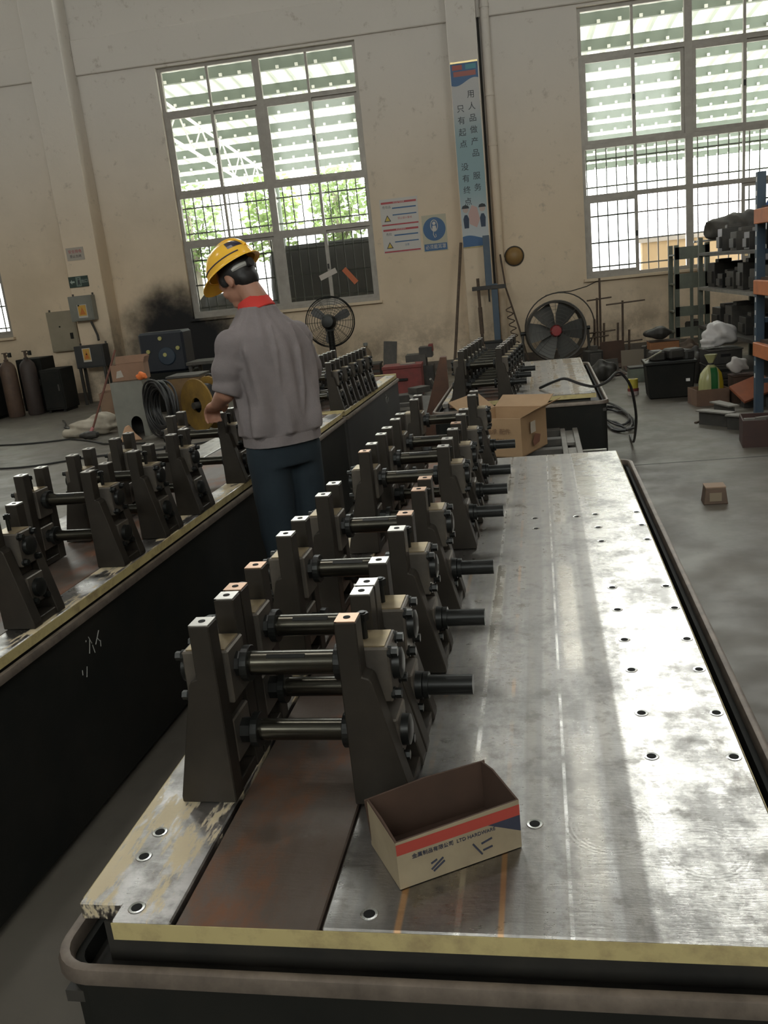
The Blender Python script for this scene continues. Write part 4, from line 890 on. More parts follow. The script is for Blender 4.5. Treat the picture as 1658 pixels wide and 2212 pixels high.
c_ = wc.tube(pts, .008, 5).build('wall_crack', M_grime); c_['kind'] = 'structure'; c_.parent = bpy.data.objects['wall_back']

# ------------------------------------------------------------------ fans, rods and posts by the far wall
sf = thing('pedestal_fan', 'black pedestal fan with a round wire guard under the left window', 'fan', (-2.38, 12.8, 0))
MB().lathe([(0, .05), (.20, .045), (.24, .02), (.25, 0)], n=24).build('base', M_black, sf, smooth=True); MB().cyl((0, -.06, .04), (0, -.10, .95), .052, .046, n=12).build('pole', M_black, sf, smooth=True)
FT = Matrix.Translation((0, -.05, 1.0)) @ Matrix.Rotation(radians(84), 4, 'X') @ Matrix.Rotation(radians(0), 4, 'Z')
mo = MB(); mo.lathe([(0, .14), (.07, .13), (.095, .06), (.085, -.06), (0, -.07)], n=18, mat=Matrix.Rotation(radians(84), 3, 'X')); mo.v = [tuple(Vector(p)*1.15+Vector((0, -.12, 1.0))) for p in mo.v]; mo.cb((0, -.11, .93), (.12, .12, .12)); mo.build('motor', M_black, sf, smooth=True)
gd = thing_guard = MB()
for r_, z in ((.36, 0.), (.345, .05), (.345, -.05)): gd.tube([FT @ Vector((r_*cos(2*pi*k/40), r_*sin(2*pi*k/40), z)) for k in range(40)], .008 if z == 0 else .005, 5, True)
gd.build('guard_rim', M_black, sf)
gr = MB()
for r_ in (.09, .13, .17, .21, .25, .29, .32):
    for s in (1, -1): gr.tube([FT @ Vector((r_*cos(2*pi*k/32), r_*sin(2*pi*k/32), s*(.05+.05*(1-(r_/.36)**2)))) for k in range(32)], .0028, 4, True)
for k in range(16):
    a = 2*pi*k/16
    for s in (1, -1): gr.tube([FT @ Vector((r_*cos(a), r_*sin(a), s*(.05+.05*(1-(r_/.36)**2)))) for r_ in (.06, .2, .345)], .003, 4)
go = gr.build('guard_wires', M_black, sf); go['kind'] = 'stuff'
for k in range(3):
    bl = MB(); a = 2*pi*k/3+.4; rows = []
    for r_, w_ in ((.05, .05), (.15, .10), (.26, .13), (.31, .09)): rows.append([FT @ Vector((r_*cos(a+o*w_/r_/1.2), r_*sin(a+o*w_/r_/1.2), .03*o)) for o in (-.6, 0, .6)])
    bl.add([p for r in rows for p in r], [(i*3+j, i*3+j+1, (i+1)*3+j+1, (i+1)*3+j) for i in range(3) for j in range(2)]); bl.build('fan_blade', mat('fan_blade', (.10, .10, .10), .5), sf)
df = thing('drum_fan', 'large drum fan with a red hub standing against the far wall', 'fan', (.84, 13.15, 0), radians(4))
R9 = Matrix.Rotation(radians(86), 3, 'X')
def lathe_at(prof, c, n=36): 
    mb = MB(); mb.lathe(prof, n=n, mat=R9); mb.v = [tuple(Vector(p)+Vector(c)) for p in mb.v]; return mb
lathe_at([(.40, .16), (.425, .17), (.435, .15), (.425, .0), (.425, -.15), (.40, -.16), (.405, 0), (.40, .16)], (0, 0, .54)).build('drum', M_dust, df, smooth=True)
lathe_at([(0, .155), (.07, .15), (.085, .12), (.085, .10)], (0, 0, .54), 20).build('hub', flat('red_hub', (.30, .03, .03), .5), df, smooth=True)
for k in range(6):
    a = 2*pi*k/6; bl = MB(); rows = []
    for r_, w_ in ((.07, .05), (.2, .11), (.385, .15)): rows.append([Vector((0, 0, .54))+R9 @ Vector((r_*cos(a)-o*w_*sin(a), r_*sin(a)+o*w_*cos(a), .04+.06*o)) for o in (-1, 0, 1)])
    bl.add([p for r in rows for p in r], [(i*3+j, i*3+j+1, (i+1)*3+j+1, (i+1)*3+j) for i in range(2) for j in range(2)]); bl.build('fan_blade', mat('grey_blade', (.16, .16, .15), .5, .4), df, smooth=True)
gw = MB()
for r_ in (.1, .15, .2, .25, .3, .35, .40): gw.tube([Vector((0, 0, .54))+R9 @ Vector((r_*cos(2*pi*k/36), r_*sin(2*pi*k/36), .165)) for k in range(36)], .0028, 4, True)
for k in range(8): gw.tube([Vector((0, 0, .54))+R9 @ Vector((r_*cos(k*pi/4), r_*sin(k*pi/4), .165)) for r_ in (.06, .41)], .004, 4)
gw = gw.build('guard_wires', M_dust, df); gw['kind'] = 'stuff'
for s in (-1, 1):
    MB().tube([(s*.47, 0, .54), (s*.48, 0, .2), (s*.46, -.02, .06)], .02, 8).build('stand_tube', M_dust, df, smooth=True); MB().tube([(s*.40, -.30, .05), (s*.46, 0, .055), (s*.40, .26, .05)], .022, 8).build('foot_tube', M_dust, df, smooth=True)
    MB().cyl((s*.40, 0, .54), (s*.50, 0, .54), .03, n=12).build('pivot_knob', M_black, df)
MB().cyl((-.46, 0, .08), (.46, 0, .08), .018, n=8).build('cross_tube', M_dust, df)
tag(MB().tube([(.95+.52*cos(t_), 13.78, .70+.52*sin(t_)) for t_ in [2*pi*k/40 for k in range(40)]], .010, 5, True).build('wire_hoop', M_dust, loc=(0, 0, -.165)), 'thin wire hoop leaning on the wall behind the drum fan', 'hoop')
# steel rod racks
M_rod = mat('rusty_rod', (.14, .10, .07), .7, .4, c2=(.08, .06, .05), scale=20)
def rodrack(label, p, rods, bars):
    t = thing('rod_rack', label, 'rack', p, 0, 'welded rod racks')
    for x, y, h_ in rods: MB().cyl((x, y, 0), (x+.015, y, h_), .016, n=8).build('upright_rod', M_rod, t)
    for x0, x1, y, z in bars: MB().cyl((x0, y, z), (x1, y, z+.02), .011, n=8).build('cross_rod', M_rod, t)
    MB().box(-.14, .16, -.10, .10, 0, .012).build('base_plate', M_rod, t)
rodrack('taller welded rod rack right of the drum fan', (1.55, 13.6, 0), ((-.02, 0, 1.21), (-.07, -.03, .93), (-.11, .03, .62), (.03, .05, .55)), ((-.20, .16, 0, .90), (-.23, .20, -.02, .42), (-.2, .1, -.03, .35)))
rodrack('shorter welded rod rack next to the taller one', (1.84, 13.3, 0), ((-.03, 0, .87), (-.10, .03, .56), (.05, -.03, .45)), ((-.25, .30, 0, .83), (-.22, .25, -.02, .27)))
# press frame by the pilaster: blue channel post, clamp, rods; a long bar leaning
pf = thing('hoist_post', 'dark blue clamped post frame standing in front of the banner pilaster', 'post frame', (-.02, 13.80, 0))
MB().box(-.10, .0, -.04, .04, 1.25, 1.99).build('upper_channel', M_blue, pf, bevel=.004); MB().box(-.02, .075, -.03, .05, 0, 1.28).build('lower_channel', M_blue, pf, bevel=.004)
MB().box(-.31, .20, -.05, .06, 1.20, 1.26).build('clamp_bar', M_grime, pf, bevel=.004); MB().cyl((-.20, 0, 0), (-.215, 0, 1.38), .024, n=10).build('round_bar', M_rod, pf); MB().cyl((-.06, 0, 1.02), (-.06, 0, 1.3), .013, n=8).build('clamp_screw', M_grime, pf)
MB().cyl((-.205, 0, .55), (-.21, 0, .95), .033, n=10).build('bar_sleeve', M_rod, pf); MB().box(-.28, .14, -.09, .10, 0, .03).build('foot_plate', M_grime, pf)
tag(MB().cyl((-.69, 13.6, .012), (-.455, 14.04, 1.93), .022, n=10).build('leaning_bar', M_rod), 'long rusty bar leaning against the pilaster left of the post frame', 'bar')
tag(MB().tube([(.13, 14.30, 1.7), (.18, 14.2, 1.2), (.34, 13.95, .6), (.46, 13.8, .05)], .014, 6).build('air_hose', M_rod, smooth=True), 'brown hose sagging from the drain pipe to the floor', 'hose')
sp = [(.14+.05*cos(k*.9)+.012*k*.2, 13.75+.03*sin(k*.9), .95-.016*k) for k in range(56)]
tag(MB().tube(sp, .009, 5).build('coiled_hose', M_rod, smooth=True, loc=(.06, .1, -.03)), 'springy coiled hose hanging beside the post frame', 'hose')
def block(name, label, cat, p, parts, rz=0, group=None, bevel=.004):
    t = thing(name, label, cat, p, rz, group)
    for nm, c_, d, m_, *r_ in parts: MB().cb(c_, d, *(r_ or (0,))).build(nm, m_, t, bevel=min(bevel, min(d)/4))
    return t
block('pump_unit', 'small dark pump box behind the row of far roll stands', 'pump', (-.06, 13.55, 0), [('housing', (0, 0, .22), (.26, .2, .40), M_grime), ('lid', (0, 0, .435), (.28, .22, .03), M_black), ('base', (0, 0, .012), (.30, .24, .024), M_dust)])

# ------------------------------------------------------------------ clutter by the wall, between the two bed rows
M_dred = mat('dull_red_paint', (.20, .035, .03), .6, c2=(.13, .03, .025), scale=8)
block('tool_chest', 'low dull red tool chest by the wall behind the slate bed', 'tool chest', (-1.25, 11.5, 0), [('chest', (0, 0, .20), (.50, .34, .36), M_dred), ('lid', (0, 0, .40), (.52, .36, .04), M_dred), ('handle', (0, -.19, .24), (.14, .03, .03), M_black), ('base', (0, 0, .012), (.48, .32, .024), M_black)])
tag(MB().cb((-1.18, 11.46, .427), (.20, .12, .012), .2).build('steel_offcut', M_bright, bevel=.002), 'shiny steel offcut lying on the red tool chest', 'offcut')
block('lathe_unit', 'dark stacked machine head right of the red tool chest', 'machine', (-1.08, 12.15, 0), [('pedestal', (.02, 0, .16), (.34, .3, .32), M_grime), ('body', (-.04, 0, .40), (.28, .26, .16), M_dust), ('motor', (.10, 0, .50), (.18, .24, .14), M_grime), ('side_box', (.17, 0, .55), (.06, .14, .10), M_dred)])
q = thing('oil_bottle', 'brown plastic oil bottle standing on a crate by the wall', 'bottle', (-1.87, 12.55, .382)); MB().lathe([(0, 0), (.075, 0), (.078, .02), (.075, .14), (.05, .19), (.026, .215), (.026, .25), (0, .25)], n=18).build('bottle_body', mat('brown_plastic', (.14, .10, .06), .5), q, smooth=True); MB().cyl((0, 0, .245), (0, 0, .285), .032, n=14).build('cap', flat('grey_cap', (.18, .19, .18)), q)
block('wooden_crate', 'dark wooden crate under the oil bottle', 'crate', (-1.84, 12.5, 0), [('body', (0, 0, .18), (.34, .34, .34), M_grime), ('slat', (0, -.175, .10), (.35, .015, .07), M_carddk), ('slat', (0, -.175, .22), (.35, .015, .07), M_carddk), ('slat', (0, -.175, .33), (.35, .015, .07), M_carddk), ('top_board', (0, 0, .366), (.36, .36, .03), M_grime)])
block('board_offcut', 'grey board offcut leaning upright beside the oil bottle', 'board', (-1.54, 12.5, 0), [('board', (0, 0, .33), (.19, .03, .66), M_dust, 0, radians(-6), radians(6)), ('batten', (0, .02, .18), (.16, .03, .3), M_carddk, 0, radians(-6))])
for k in range(5):
    tag(MB().cb((0, 0, 0), (.42, .09, .035)).build('flat_bar', (M_dust, M_pale)[k % 2], loc=(-.92+.02*(k % 2), 9.55, .018+k*.0375), rot=(0, 0, radians((4, -3, 2, 5, -2)[k]))), '%s flat steel bar in the pile beyond the slate bed' % ('bottom', 'second', 'middle', 'fourth', 'top')[k], 'steel bar', 'bars piled beyond the slate bed')
block('scrap_sheet', 'bent dusty scrap sheet on the floor behind the far right roll stands', 'scrap sheet', (-.62, 8.75, 0), [('sheet', (0, 0, .22), (.5, .7, .012), M_dust, .3, radians(14), radians(8)), ('stay', (.05, .1, .10), (.04, .5, .20), M_grime, .2)])
block('steel_offcut_pile', 'dark cut steel blocks heaped behind the slat pile', 'steel block', (-.98, 10.35, 0), [('block', (-.1, 0, .09), (.3, .2, .18), M_grime, .3), ('block', (.16, .06, .07), (.2, .22, .14), M_dust, -.4), ('block', (.02, .03, .215), (.22, .16, .07), M_dust, .8)])
tag(MB().cyl((-.36, 8.55, .01), (-.62, 7.9, .62), .012, n=8).build('thin_bar', M_pale), 'thin pale bar slanting up beside the far right roll stands', 'bar')
q = thing('rust_hopper', 'rusty tapered sheet wedge left of the far right roll stands', 'wedge', (-.45, 7.35, 0)); MB().prism([(-.30, .05), (.02, .05), (.02, .86), (-.03, .86)], 'y', -.05, .05).build('wedge_plate', mat('rust_plate', (.16, .08, .05), .8, .2, c2=(.10, .06, .045), scale=8), q); MB().box(-.32, .04, -.12, .12, 0, .05).build('foot', M_grime, q)

# ------------------------------------------------------------------ left side: bottles, cabinets, coils
def gas(label, x, y, h_, m_):
    t = thing('gas_cylinder', label, 'gas cylinder', (x, y, 0), 0, 'gas cylinders by the left wall')
    MB().lathe([(0, 0), (.11, 0), (.125, .02), (.125, h_-.17), (.11, h_-.10), (.07, h_-.05), (.035, h_-.03), (.035, h_), (0, h_)], n=22).build('bottle', m_, t, smooth=True)
    v = MB().cyl((0, 0, h_), (0, 0, h_+.09), .02, n=10).cyl((0, 0, h_+.05), (.09, -.02, h_+.06), .013, n=8).build('valve', M_rod, t); MB().cyl((0, 0, h_+.09), (0, 0, h_+.105), .045, n=14).build('hand_wheel', M_rod, v)
    MB().cyl((.09, -.02, h_+.03), (.09, -.02, h_+.10), .028, n=12).build('gauge', M_black, v)
gas('dusty brown gas cylinder at the left picture edge', -7.60, 12.95, .90, mat('brown_cylinder', (.12, .075, .05), .6, c2=(.07, .045, .035), scale=6))
gas('darker gas cylinder half hidden by the black cabinet', -7.32, 13.05, .90, mat('dark_cylinder', (.05, .035, .03), .6, c2=(.035, .028, .025), scale=6))
tag(MB().tube([(-8.4, 13.0, 1.25), (-8.0, 12.95, 1.10), (-7.75, 12.92, 1.0), (-7.62, 12.80, .99)], .014, 6).build('gas_hose', M_grime, smooth=True), 'rubber gas hose reaching in from the left edge to the cylinder', 'hose')
def cab(label, x0, x1, y0, y1, h_):
    t = thing('black_cabinet', label, 'cabinet', ((x0+x1)/2, (y0+y1)/2, 0), 0, 'black cabinets by the left wall'); w_ = (x1-x0); d = y1-y0
    MB().box(-w_/2, w_/2, -d/2, d/2, .04, h_).build('body', M_panel, t, bevel=.008); MB().box(-w_/2+.02, w_/2-.02, -d/2-.012, -d/2, .07, h_-.03).build('door', M_panel, t, bevel=.004); MB().box(w_/2-.07, w_/2-.05, -d/2-.03, -d/2-.012, h_*.5, h_*.5+.10).build('handle', M_dust, t)
    for sx_ in (-1, 1): MB().box(sx_*(w_/2-.05)-.02, sx_*(w_/2-.05)+.02, -d/2+.02, d/2-.02, 0, .04).build('skid', M_black, t)
cab('taller black cabinet behind the gas cylinders', -7.62, -7.20, 13.25, 13.7, .86); cab('shorter black cabinet right of the gas cylinders', -7.15, -6.80, 13.05, 13.5, .68); cab('black cabinet cut off by the left picture edge', -8.35, -7.80, 12.7, 13.2, .84)
# sooty machine with yellow knobs
sm_ = thing('sooty_machine', 'soot-black machine with yellow knobs on its face', 'machine', (-4.70, 12.25, 0))
MB().box(-.36, .36, -.25, .25, .0, .55).build('base_cabinet', M_panel, sm_, bevel=.01); MB().box(-.33, .33, -.2, .2, .55, 1.12).build('head', mat('blue_black', (.012, .016, .024), .5), sm_, bevel=.03)
for x, z in ((-.0, 1.03), (-.20, .86), (.24, .88), (.04, .80)): MB().cyl((x, -.2, z), (x, -.225, z), .028, n=14).build('knob', flat('yellow_knob', (.40, .38, .14)), sm_)
lathe_at([(0, .02), (.12, .015), (.13, 0)], (.06, -.2, .78), 24).build('dial', mat('blue_dial', (.015, .03, .05), .5), sm_)
bn_ = block('work_bench', 'dark low work bench behind the yellow cable reel', 'bench', (-3.9, 12.0, 0), [('top', (0, 0, .66), (.75, .5, .045), M_dust), ('leg', (-.33, -.2, .32), (.05, .05, .637), M_grime), ('leg', (.33, -.2, .32), (.05, .05, .637), M_grime), ('leg', (-.33, .2, .32), (.05, .05, .637), M_grime), ('leg', (.33, .2, .32), (.05, .05, .637), M_grime)])
# grey cabinet with arched opening, box on top
gc = thing('grey_cabinet', 'grey sheet cabinet with an arched opening at floor level', 'cabinet', (-4.40, 10.10, 0), radians(8))
arch = [(-.19, 0), (-.02, 0), (-.02, .16)]+[(.05-.07*cos(a), .16+.09*sin(a)) for a in [pi*k/8 for k in range(1, 8)]]+[(.12, .16), (.12, 0), (.19, 0), (.19, .66), (-.19, .66)]
MB().prism(arch, 'y', -.20, -.19).build('front_panel', M_gry, gc); MB().box(-.19, .19, -.19, .19, .64, .66).build('top_panel', M_gry, gc); MB().box(-.19, -.18, -.19, .19, 0, .64).build('side_panel', M_gry, gc); MB().box(.18, .19, -.19, .19, 0, .64).build('side_panel', M_gry, gc); MB().box(-.18, .18, .18, .19, 0, .64).build('back_panel', M_grime, gc)
ct2, cf2, _ = carton('brown open carton sitting on the grey cabinet', (-4.40, 10.16, .662), radians(8), .40, .24, .19, (('B', radians(60), .10), ('R', radians(70), .08)), mat('pinkish_card', (.30, .18, .12), .85, c2=(.24, .15, .10), scale=5))
MB().prism([(-.15, .04), (-.06, .05), (-.08, .13), (-.13, .12)], 'y', -.1215, -.12).build('torn_paper', flat('torn_paper', (.42, .38, .33)), cf2)
tag(MB().ell((0, 0, 0), (.065, .05, .045), n=16, k=10, fn=lambda p: 1+.18*sin(5*p.x+3*p.z)).build('orange_cloth', flat('orange_cloth', (.80, .20, .05), .8), smooth=True, loc=(-4.17, 9.93, .715)), 'crumpled bright orange cloth at the edge of the grey cabinet', 'cloth')
carton('tan cardboard carton on the floor left of the grey cabinet', (-5.0, 11.0, 0), radians(12), .40, .34, .46, (('B', radians(40), .12),), mat('tan_card', (.26, .17, .11), .85, c2=(.20, .13, .09), scale=4))
sk_ = MB(); sk_.ell((0, 0, .10), (.31, .17, .11), None, 28, 14, lambda p: 1+.10*sin(7*p.x+4*p.y)+.07*sin(9*p.z+3*p.x)); sk_.ell((-.22, -.06, .06), (.18, .10, .06), None, 18, 10, lambda p: 1+.12*sin(8*p.x)); sk_.ell((.14, .02, .19), (.17, .12, .08), None, 18, 10, lambda p: 1+.12*sin(6*p.y+5*p.x))
so_ = remeshed(sk_, 'cloth_sack', mat('dirty_white_cloth', (.42, .38, .31), .9, c2=(.32, .28, .22), scale=7), None, .014, 2); so_.location = (-5.10, 10.35, .0); so_.rotation_euler = (0, 0, .2); tag(so_, 'crumpled dirty white sack on the floor', 'sack')
hd_ = thing('push_broom', 'reddish broom handle leaning over the white sack', 'broom', (-4.95, 10.0, 0)); MB().cyl((-.02, 0, .06), (.32, .35, 1.02), .013, n=8).build('handle', mat('red_brown_wood', (.16, .06, .04), .6), hd_); MB().ell((-.03, -.01, .055), (.13, .06, .05), None, 16, 10, lambda p: 1+.1*sin(12*p.x)).build('brush', M_grime, hd_, smooth=True); MB().cyl((-.02, 0, .09), (.01, .02, .14), .02, n=10).build('ferrule', flat('pink_tie', (.5, .2, .2)), hd_)
# cable coils: black coil, yellow reel
def coil(label, p, R_, r_, turns, m_, rz, tilt, name='cable_coil'):
    t = thing(name, label, 'cable coil', p, rz); rnd = random.Random(int(R_*100))
    for k in range(turns):
        rr = R_-rnd.uniform(0, .13); off = rnd.uniform(-.085, .085)
        MB().tube([(off+.012*sin(3*t_+k), rr*cos(t_), R_+.014+rr*sin(t_)*1.0) for t_ in [2*pi*j/36 for j in range(36)]], r_, 6, True).build('cable_turn', m_, t, smooth=True, rot=(0, tilt, 0))
    MB().cb((0, 0, .06), (.16, .05, .02)).build('tie_strap', M_grime, t, rot=(0, tilt, 0))
    return t
coil('big black rubber cable coil leaning on the brown crate', (-3.88, 9.66, .0), .34, .013, 22, M_cable, radians(46), radians(0))
block('brown_crate', 'brown plywood crate between the black coil and the yellow reel', 'crate', (-3.86, 10.62, 0), [('body', (0, 0, .31), (.42, .4, .58), mat('brown_ply', (.20, .12, .05), .7, c2=(.13, .08, .04), scale=5)), ('lid', (0, 0, .615), (.44, .42, .03), M_dust), ('batten', (0, -.205, .15), (.42, .02, .06), M_carddk), ('base', (0, 0, .01), (.40, .38, .02), M_grime)])
yr = thing('cable_reel', 'yellow cable reel with dark cable wound round it', 'cable reel', (-3.47, 9.95, 0), radians(55)); M_yel = mat('worn_yellow_paint', (.30, .18, .035), .6, c2=(.17, .10, .03), scale=7)
RY = Matrix.Rotation(pi/2, 3, 'Y')
for x in (-.10, .10):
    mb = MB(); mb.lathe([(.09, .012), (.31, .012), (.315, 0), (.31, -.012), (.09, -.012), (.09, .012)], n=32, mat=RY); mb.v = [(a+x, b, c_+.32) for a, b, c_ in mb.v]; mb.build('flange', M_yel, yr, smooth=True)
for k in range(7): MB().tube([(-.075+.025*k, .22*cos(t_), .32+.22*sin(t_)) for t_ in [2*pi*j/30 for j in range(30)]], .014, 6, True).build('cable_turn', M_cable, yr, smooth=True)
MB().cyl((-.16, 0, .32), (.16, 0, .32), .04, n=14).build('axle', M_dust, yr)
for k in range(3): MB().tube([(.13+.012*k, .20*cos(t_)*(.8+.1*k), .48+.17*sin(t_)) for t_ in [-.4+k*.2+2.8*j/14 for j in range(15)]], .010, 6).build('loose_cable', M_cable, yr, smooth=True)
tag(MB().prism([(-.13, 0), (.13, .0), (.05, .09), (.0, .19), (-.05, .17)], 'y', -.05, .05).build('peach_rag', mat('peach_cloth', (.52, .32, .20), .9), bevel=.012, loc=(-4.30, 9.62, 0), rot=(radians(-12), 0, .3)), 'peach coloured rag standing folded on the floor before the black coil', 'rag')
for k, (pts, lab) in enumerate((([(-6.6, 10.0), (-6.0, 10.0), (-5.3, 10.1), (-4.6, 9.5), (-3.9, 9.35)], 'black cable lying across the floor in front of the white sack'), ([(-6.2, 8.4), (-5.27, 8.43), (-4.78, 8.49), (-4.16, 8.74), (-3.4, 8.95), (-2.9, 9.2)], 'black cable lying across the open floor behind the left bed'), ([(-6.3, 11.9), (-5.92, 11.18), (-5.62, 10.95), (-5.6, 10.4)], 'short black cable curling from the wall to the sack'))):
    P3 = []; 
    for i in range(len(pts)-1):
        for j in range(6):
            f_ = j/6; P3.append((pts[i][0]*(1-f_)+pts[i+1][0]*f_, pts[i][1]*(1-f_)+pts[i+1][1]*f_+.05*sin(3*(i+f_)), .012))
    tag(MB().tube(P3, .011, 6).build('floor_cable', M_cable, smooth=True), lab, 'cable', 'cables on the floor')

# ------------------------------------------------------------------ right side: racks and clutter
# long pallet rack running towards the viewer along the right edge: blue posts, orange beams
ra = thing('pallet_rack', 'pallet rack with blue posts and orange beams at the right picture edge', 'rack', (2.25, 8.15, 0))
for x in (.03, .93):
    for y in (-2.9, 0):
        p_ = MB().box(x-.035, x+.035, y-.035, y+.035, 0, 2.08).build('post', M_blue, ra, bevel=.004)
        for k in range(16): MB().box(x-.036, x-.0345, y-.012, y+.012, .35+k*.11, .39+k*.11).build('slot', M_white, p_)
for z in (.55, 1.08, 1.66):
    for x in (-.01, .97): MB().box(x-.025, x+.025, -2.865, -.035, z, z+.12).build('beam', M_orange, ra, bevel=.005)
    for k in range(7): MB().box(.02, .94, -2.82+k*.40, -2.46+k*.40, z+.12, z+.14).build('deck_board', M_carddk, ra)
    MB().box(.065, .895, -.02, .02, z-.25, z-.21).build('end_brace', M_blue, ra)
for z, k, w_, h_, lab in ((1.80, 0, .5, .16, 'dark casting box on the top shelf of the pallet rack'), (1.22, 1, .55, .30, 'dark crate of fittings on the middle shelf of the pallet rack'), (.69, 2, .6, .26, 'dark crate of fittings on the bottom shelf of the pallet rack')):
    block('rack_crate', lab, 'crate', (2.75, 7.65, z+.001), [('body', (0, 0, h_/2), (.75, w_, h_), M_grime), ('rim', (0, 0, h_+.01), (.78, w_+.03, .02), M_dust), ('fitting', (-.2, 0, h_+.05), (.12, .1, .06), M_dust, .4), ('fitting', (.1, .05, h_+.05), (.16, .1, .06), M_grime, -.3)])
# dark shelving behind it
rc = thing('steel_shelving', 'dark steel shelving loaded with machine parts behind the orange rack', 'shelving', (2.62, 10.55, 0))
for x in (0, .62):
    for y in (-1.9, 1.4): MB().box(x-.025, x+.025, y-.025, y+.025, 0, 1.62).build('post', M_green, rc)
for z in (.06, .50, .98, 1.40): MB().box(-.03, .65, -1.9, 1.42, z, z+.035).build('shelf', (M_pale if .9 < z < 1 else M_dust), rc)
MB().box(.64, .655, -1.9, 1.4, .1, 1.6).build('back_sheet', M_grime, rc)
rnd = random.Random(5); k = 0
cols_ = ['black', 'dusty', 'greasy', 'dull grey', 'blackened']
for z, spots in ((1.016, (-1.55, -1.15, -.7, -.2, .25, .7, 1.15)), (.536, (-1.5, -.9, -.3, .3, .9)), (1.436, (-1.5, -1.0, -.45, .1, .7))):
    for j, y in enumerate(spots):
        w_ = rnd.uniform(.24, .36); h_ = rnd.uniform(.16, .30); ci = (k*3+j) % 5; m_ = (M_black, M_dust, M_grime, M_dust, M_grime)[ci]
        lv = {1.016: 'middle', .536: 'lower', 1.436: 'top'}[z]
        block('machine_part', '%s machine part, %s from the viewer on the %s dark shelf' % (cols_[ci], ('first', 'second', 'third', 'fourth', 'fifth', 'sixth', 'seventh')[j], lv), 'machine part', (2.86, 10.55+y, z), [('body', (0, 0, h_/2), (.34, w_, h_), m_), ('boss', (-.02, 0, h_+.02), (.16, w_*.5, .04), M_dust), ('flange', (-.18, 0, h_*.4), (.03, w_*.7, h_*.5), M_grime)], rnd.uniform(-.1, .1), 'machine parts on the dark shelving'); k += 1
# grey-green end rack by the window
rb = thing('end_rack', 'grey-green open rack with sheet-metal shelves under the right window', 'rack', (2.48, 12.75, 0))
for x in (0, .40):
    for y in (0, .42): MB().box(x-.03, x+.03, y-.03, y+.03, 0, 1.56).build('post', M_green, rb)
MB().box(.175, .215, -.012, .012, .12, 1.5).build('centre_post', M_green, rb)
for z, h_ in ((1.42, .13), (1.03, .17), (.66, .10), (.38, .10), (.10, .08)): MB().box(-.03, .43, -.024, .444, z, z+.02).build('shelf', M_green, rb); MB().box(-.025, .425, -.030, -.024, z-.05, z+h_-.02).build('shelf_lip', M_green, rb)
block('rag_bundle', 'grey rag bundle sagging on the rack shelf below the window', 'rag', (2.74, 12.9, .401), [('bundle', (0, 0, .06), (.20, .2, .11), M_dust, .3), ('fold', (.02, -.05, .13), (.14, .1, .03), M_pale, -.4)], bevel=.02)
lump = MB(); lump.ell((0, 0, .08), (.38, .22, .17), None, 26, 12, lambda p: 1+.10*sin(9*p.x+2)+.10*sin(13*p.x+5*p.y)); lump.ell((.3, 0, .16), (.22, .16, .14), None, 18, 10, lambda p: 1+.2*sin(7*p.x))
lo_ = remeshed(lump, 'parts_heap', M_dust, None, .02, 1); lo_.location = (3.14, 12.35, 1.628); tag(lo_, 'dark heap of castings piled on top of the shelving before the right window', 'heap')
MB_ = block('fluorescent_tube', 'white tube lying across the top of the grey-green rack', 'tube', (2.86, 12.62, 1.585), [('glass_tube', (0, 0, 0), (.34, .03, .028), M_white, .15), ('end_cap', (-.175, -.026, 0), (.02, .034, .032), M_bright, .15)], bevel=.012)
MB_.location.z = 1.578
tag(MB().prism([(0, 0), (.22, 0), (.26, .20), (.16, .30), (.06, .12)], 'y', 0, .03).build('blue_sheet', flat('blue_plastic', (.05, .10, .28), .5), loc=(3.28, 11.95, 1.70)), 'blue plastic sheet corner sticking up beside the rack post', 'plastic sheet')
# floor clutter
bb = thing('black_bin', 'big black parts bin on the floor left of the rice bag', 'bin', (1.80, 9.75, 0), radians(-4))
MB().prism([(-.22, 0), (.22, 0), (.25, .37), (-.25, .37)], 'y', -.20, .20).build('bin_body', M_panel, bb, bevel=.012); MB().box(-.265, .265, -.22, .22, .36, .39).build('bin_rim', M_black, bb, bevel=.006); MB().box(.15, .19, -.2065, -.198, .17, .20).build('label_tab', M_white, bb)
for x, z, s_ in ((-.12, .44, .14), (.05, .45, .17), (.17, .43, .11)): MB().cb((x, 0, z), (s_, .2, .11), .3+x).build('contents', M_grime, bb, bevel=.02)
tag(MB().cb((-.12, -.06, 0), (.20, .012, .012), .3, 0, radians(-22)).build('steel_rod', M_bright, loc=(1.72, 9.55, .47)), 'short bright rod resting on the black bin', 'rod')
rcx = thing('tan_box', 'flat brown carton on the floor holding the rice bag', 'carton', (2.05, 9.05, 0), radians(6))
for nm, b in (('bottom', (-.16, .16, -.14, .14, 0, .006)), ('front_wall', (-.16, .16, -.14, -.133, .006, .16)), ('back_wall', (-.16, .16, .133, .14, .006, .16)), ('side_wall', (-.16, -.153, -.133, .133, .006, .16)), ('side_wall', (.153, .16, -.133, .133, .006, .16))): MB().box(*b).build(nm, mat('brown_card', (.19, .115, .075), .8, c2=(.14, .085, .06), scale=5), rcx)
rb_ = thing('rice_bag', 'shiny green and yellow rice bag tied at the neck', 'bag', (2.08, 9.07, .008))
prof = [(0, 0), (.10, .0), (.115, .05), (.112, .20), (.095, .29), (.06, .34), (.028, .375), (.022, .39), (.045, .44), (.06, .475), (.0, .47)]
mb = MB(); n = 40; rows = [[(r_*cos(2*pi*j/n)*(1+.07*sin(6*2*pi*j/n+r_*30)), r_*.8*sin(2*pi*j/n)*(1+.07*sin(5*2*pi*j/n)), z) for j in range(n)] for r_, z in prof]; mb.loft(rows, cap=False)
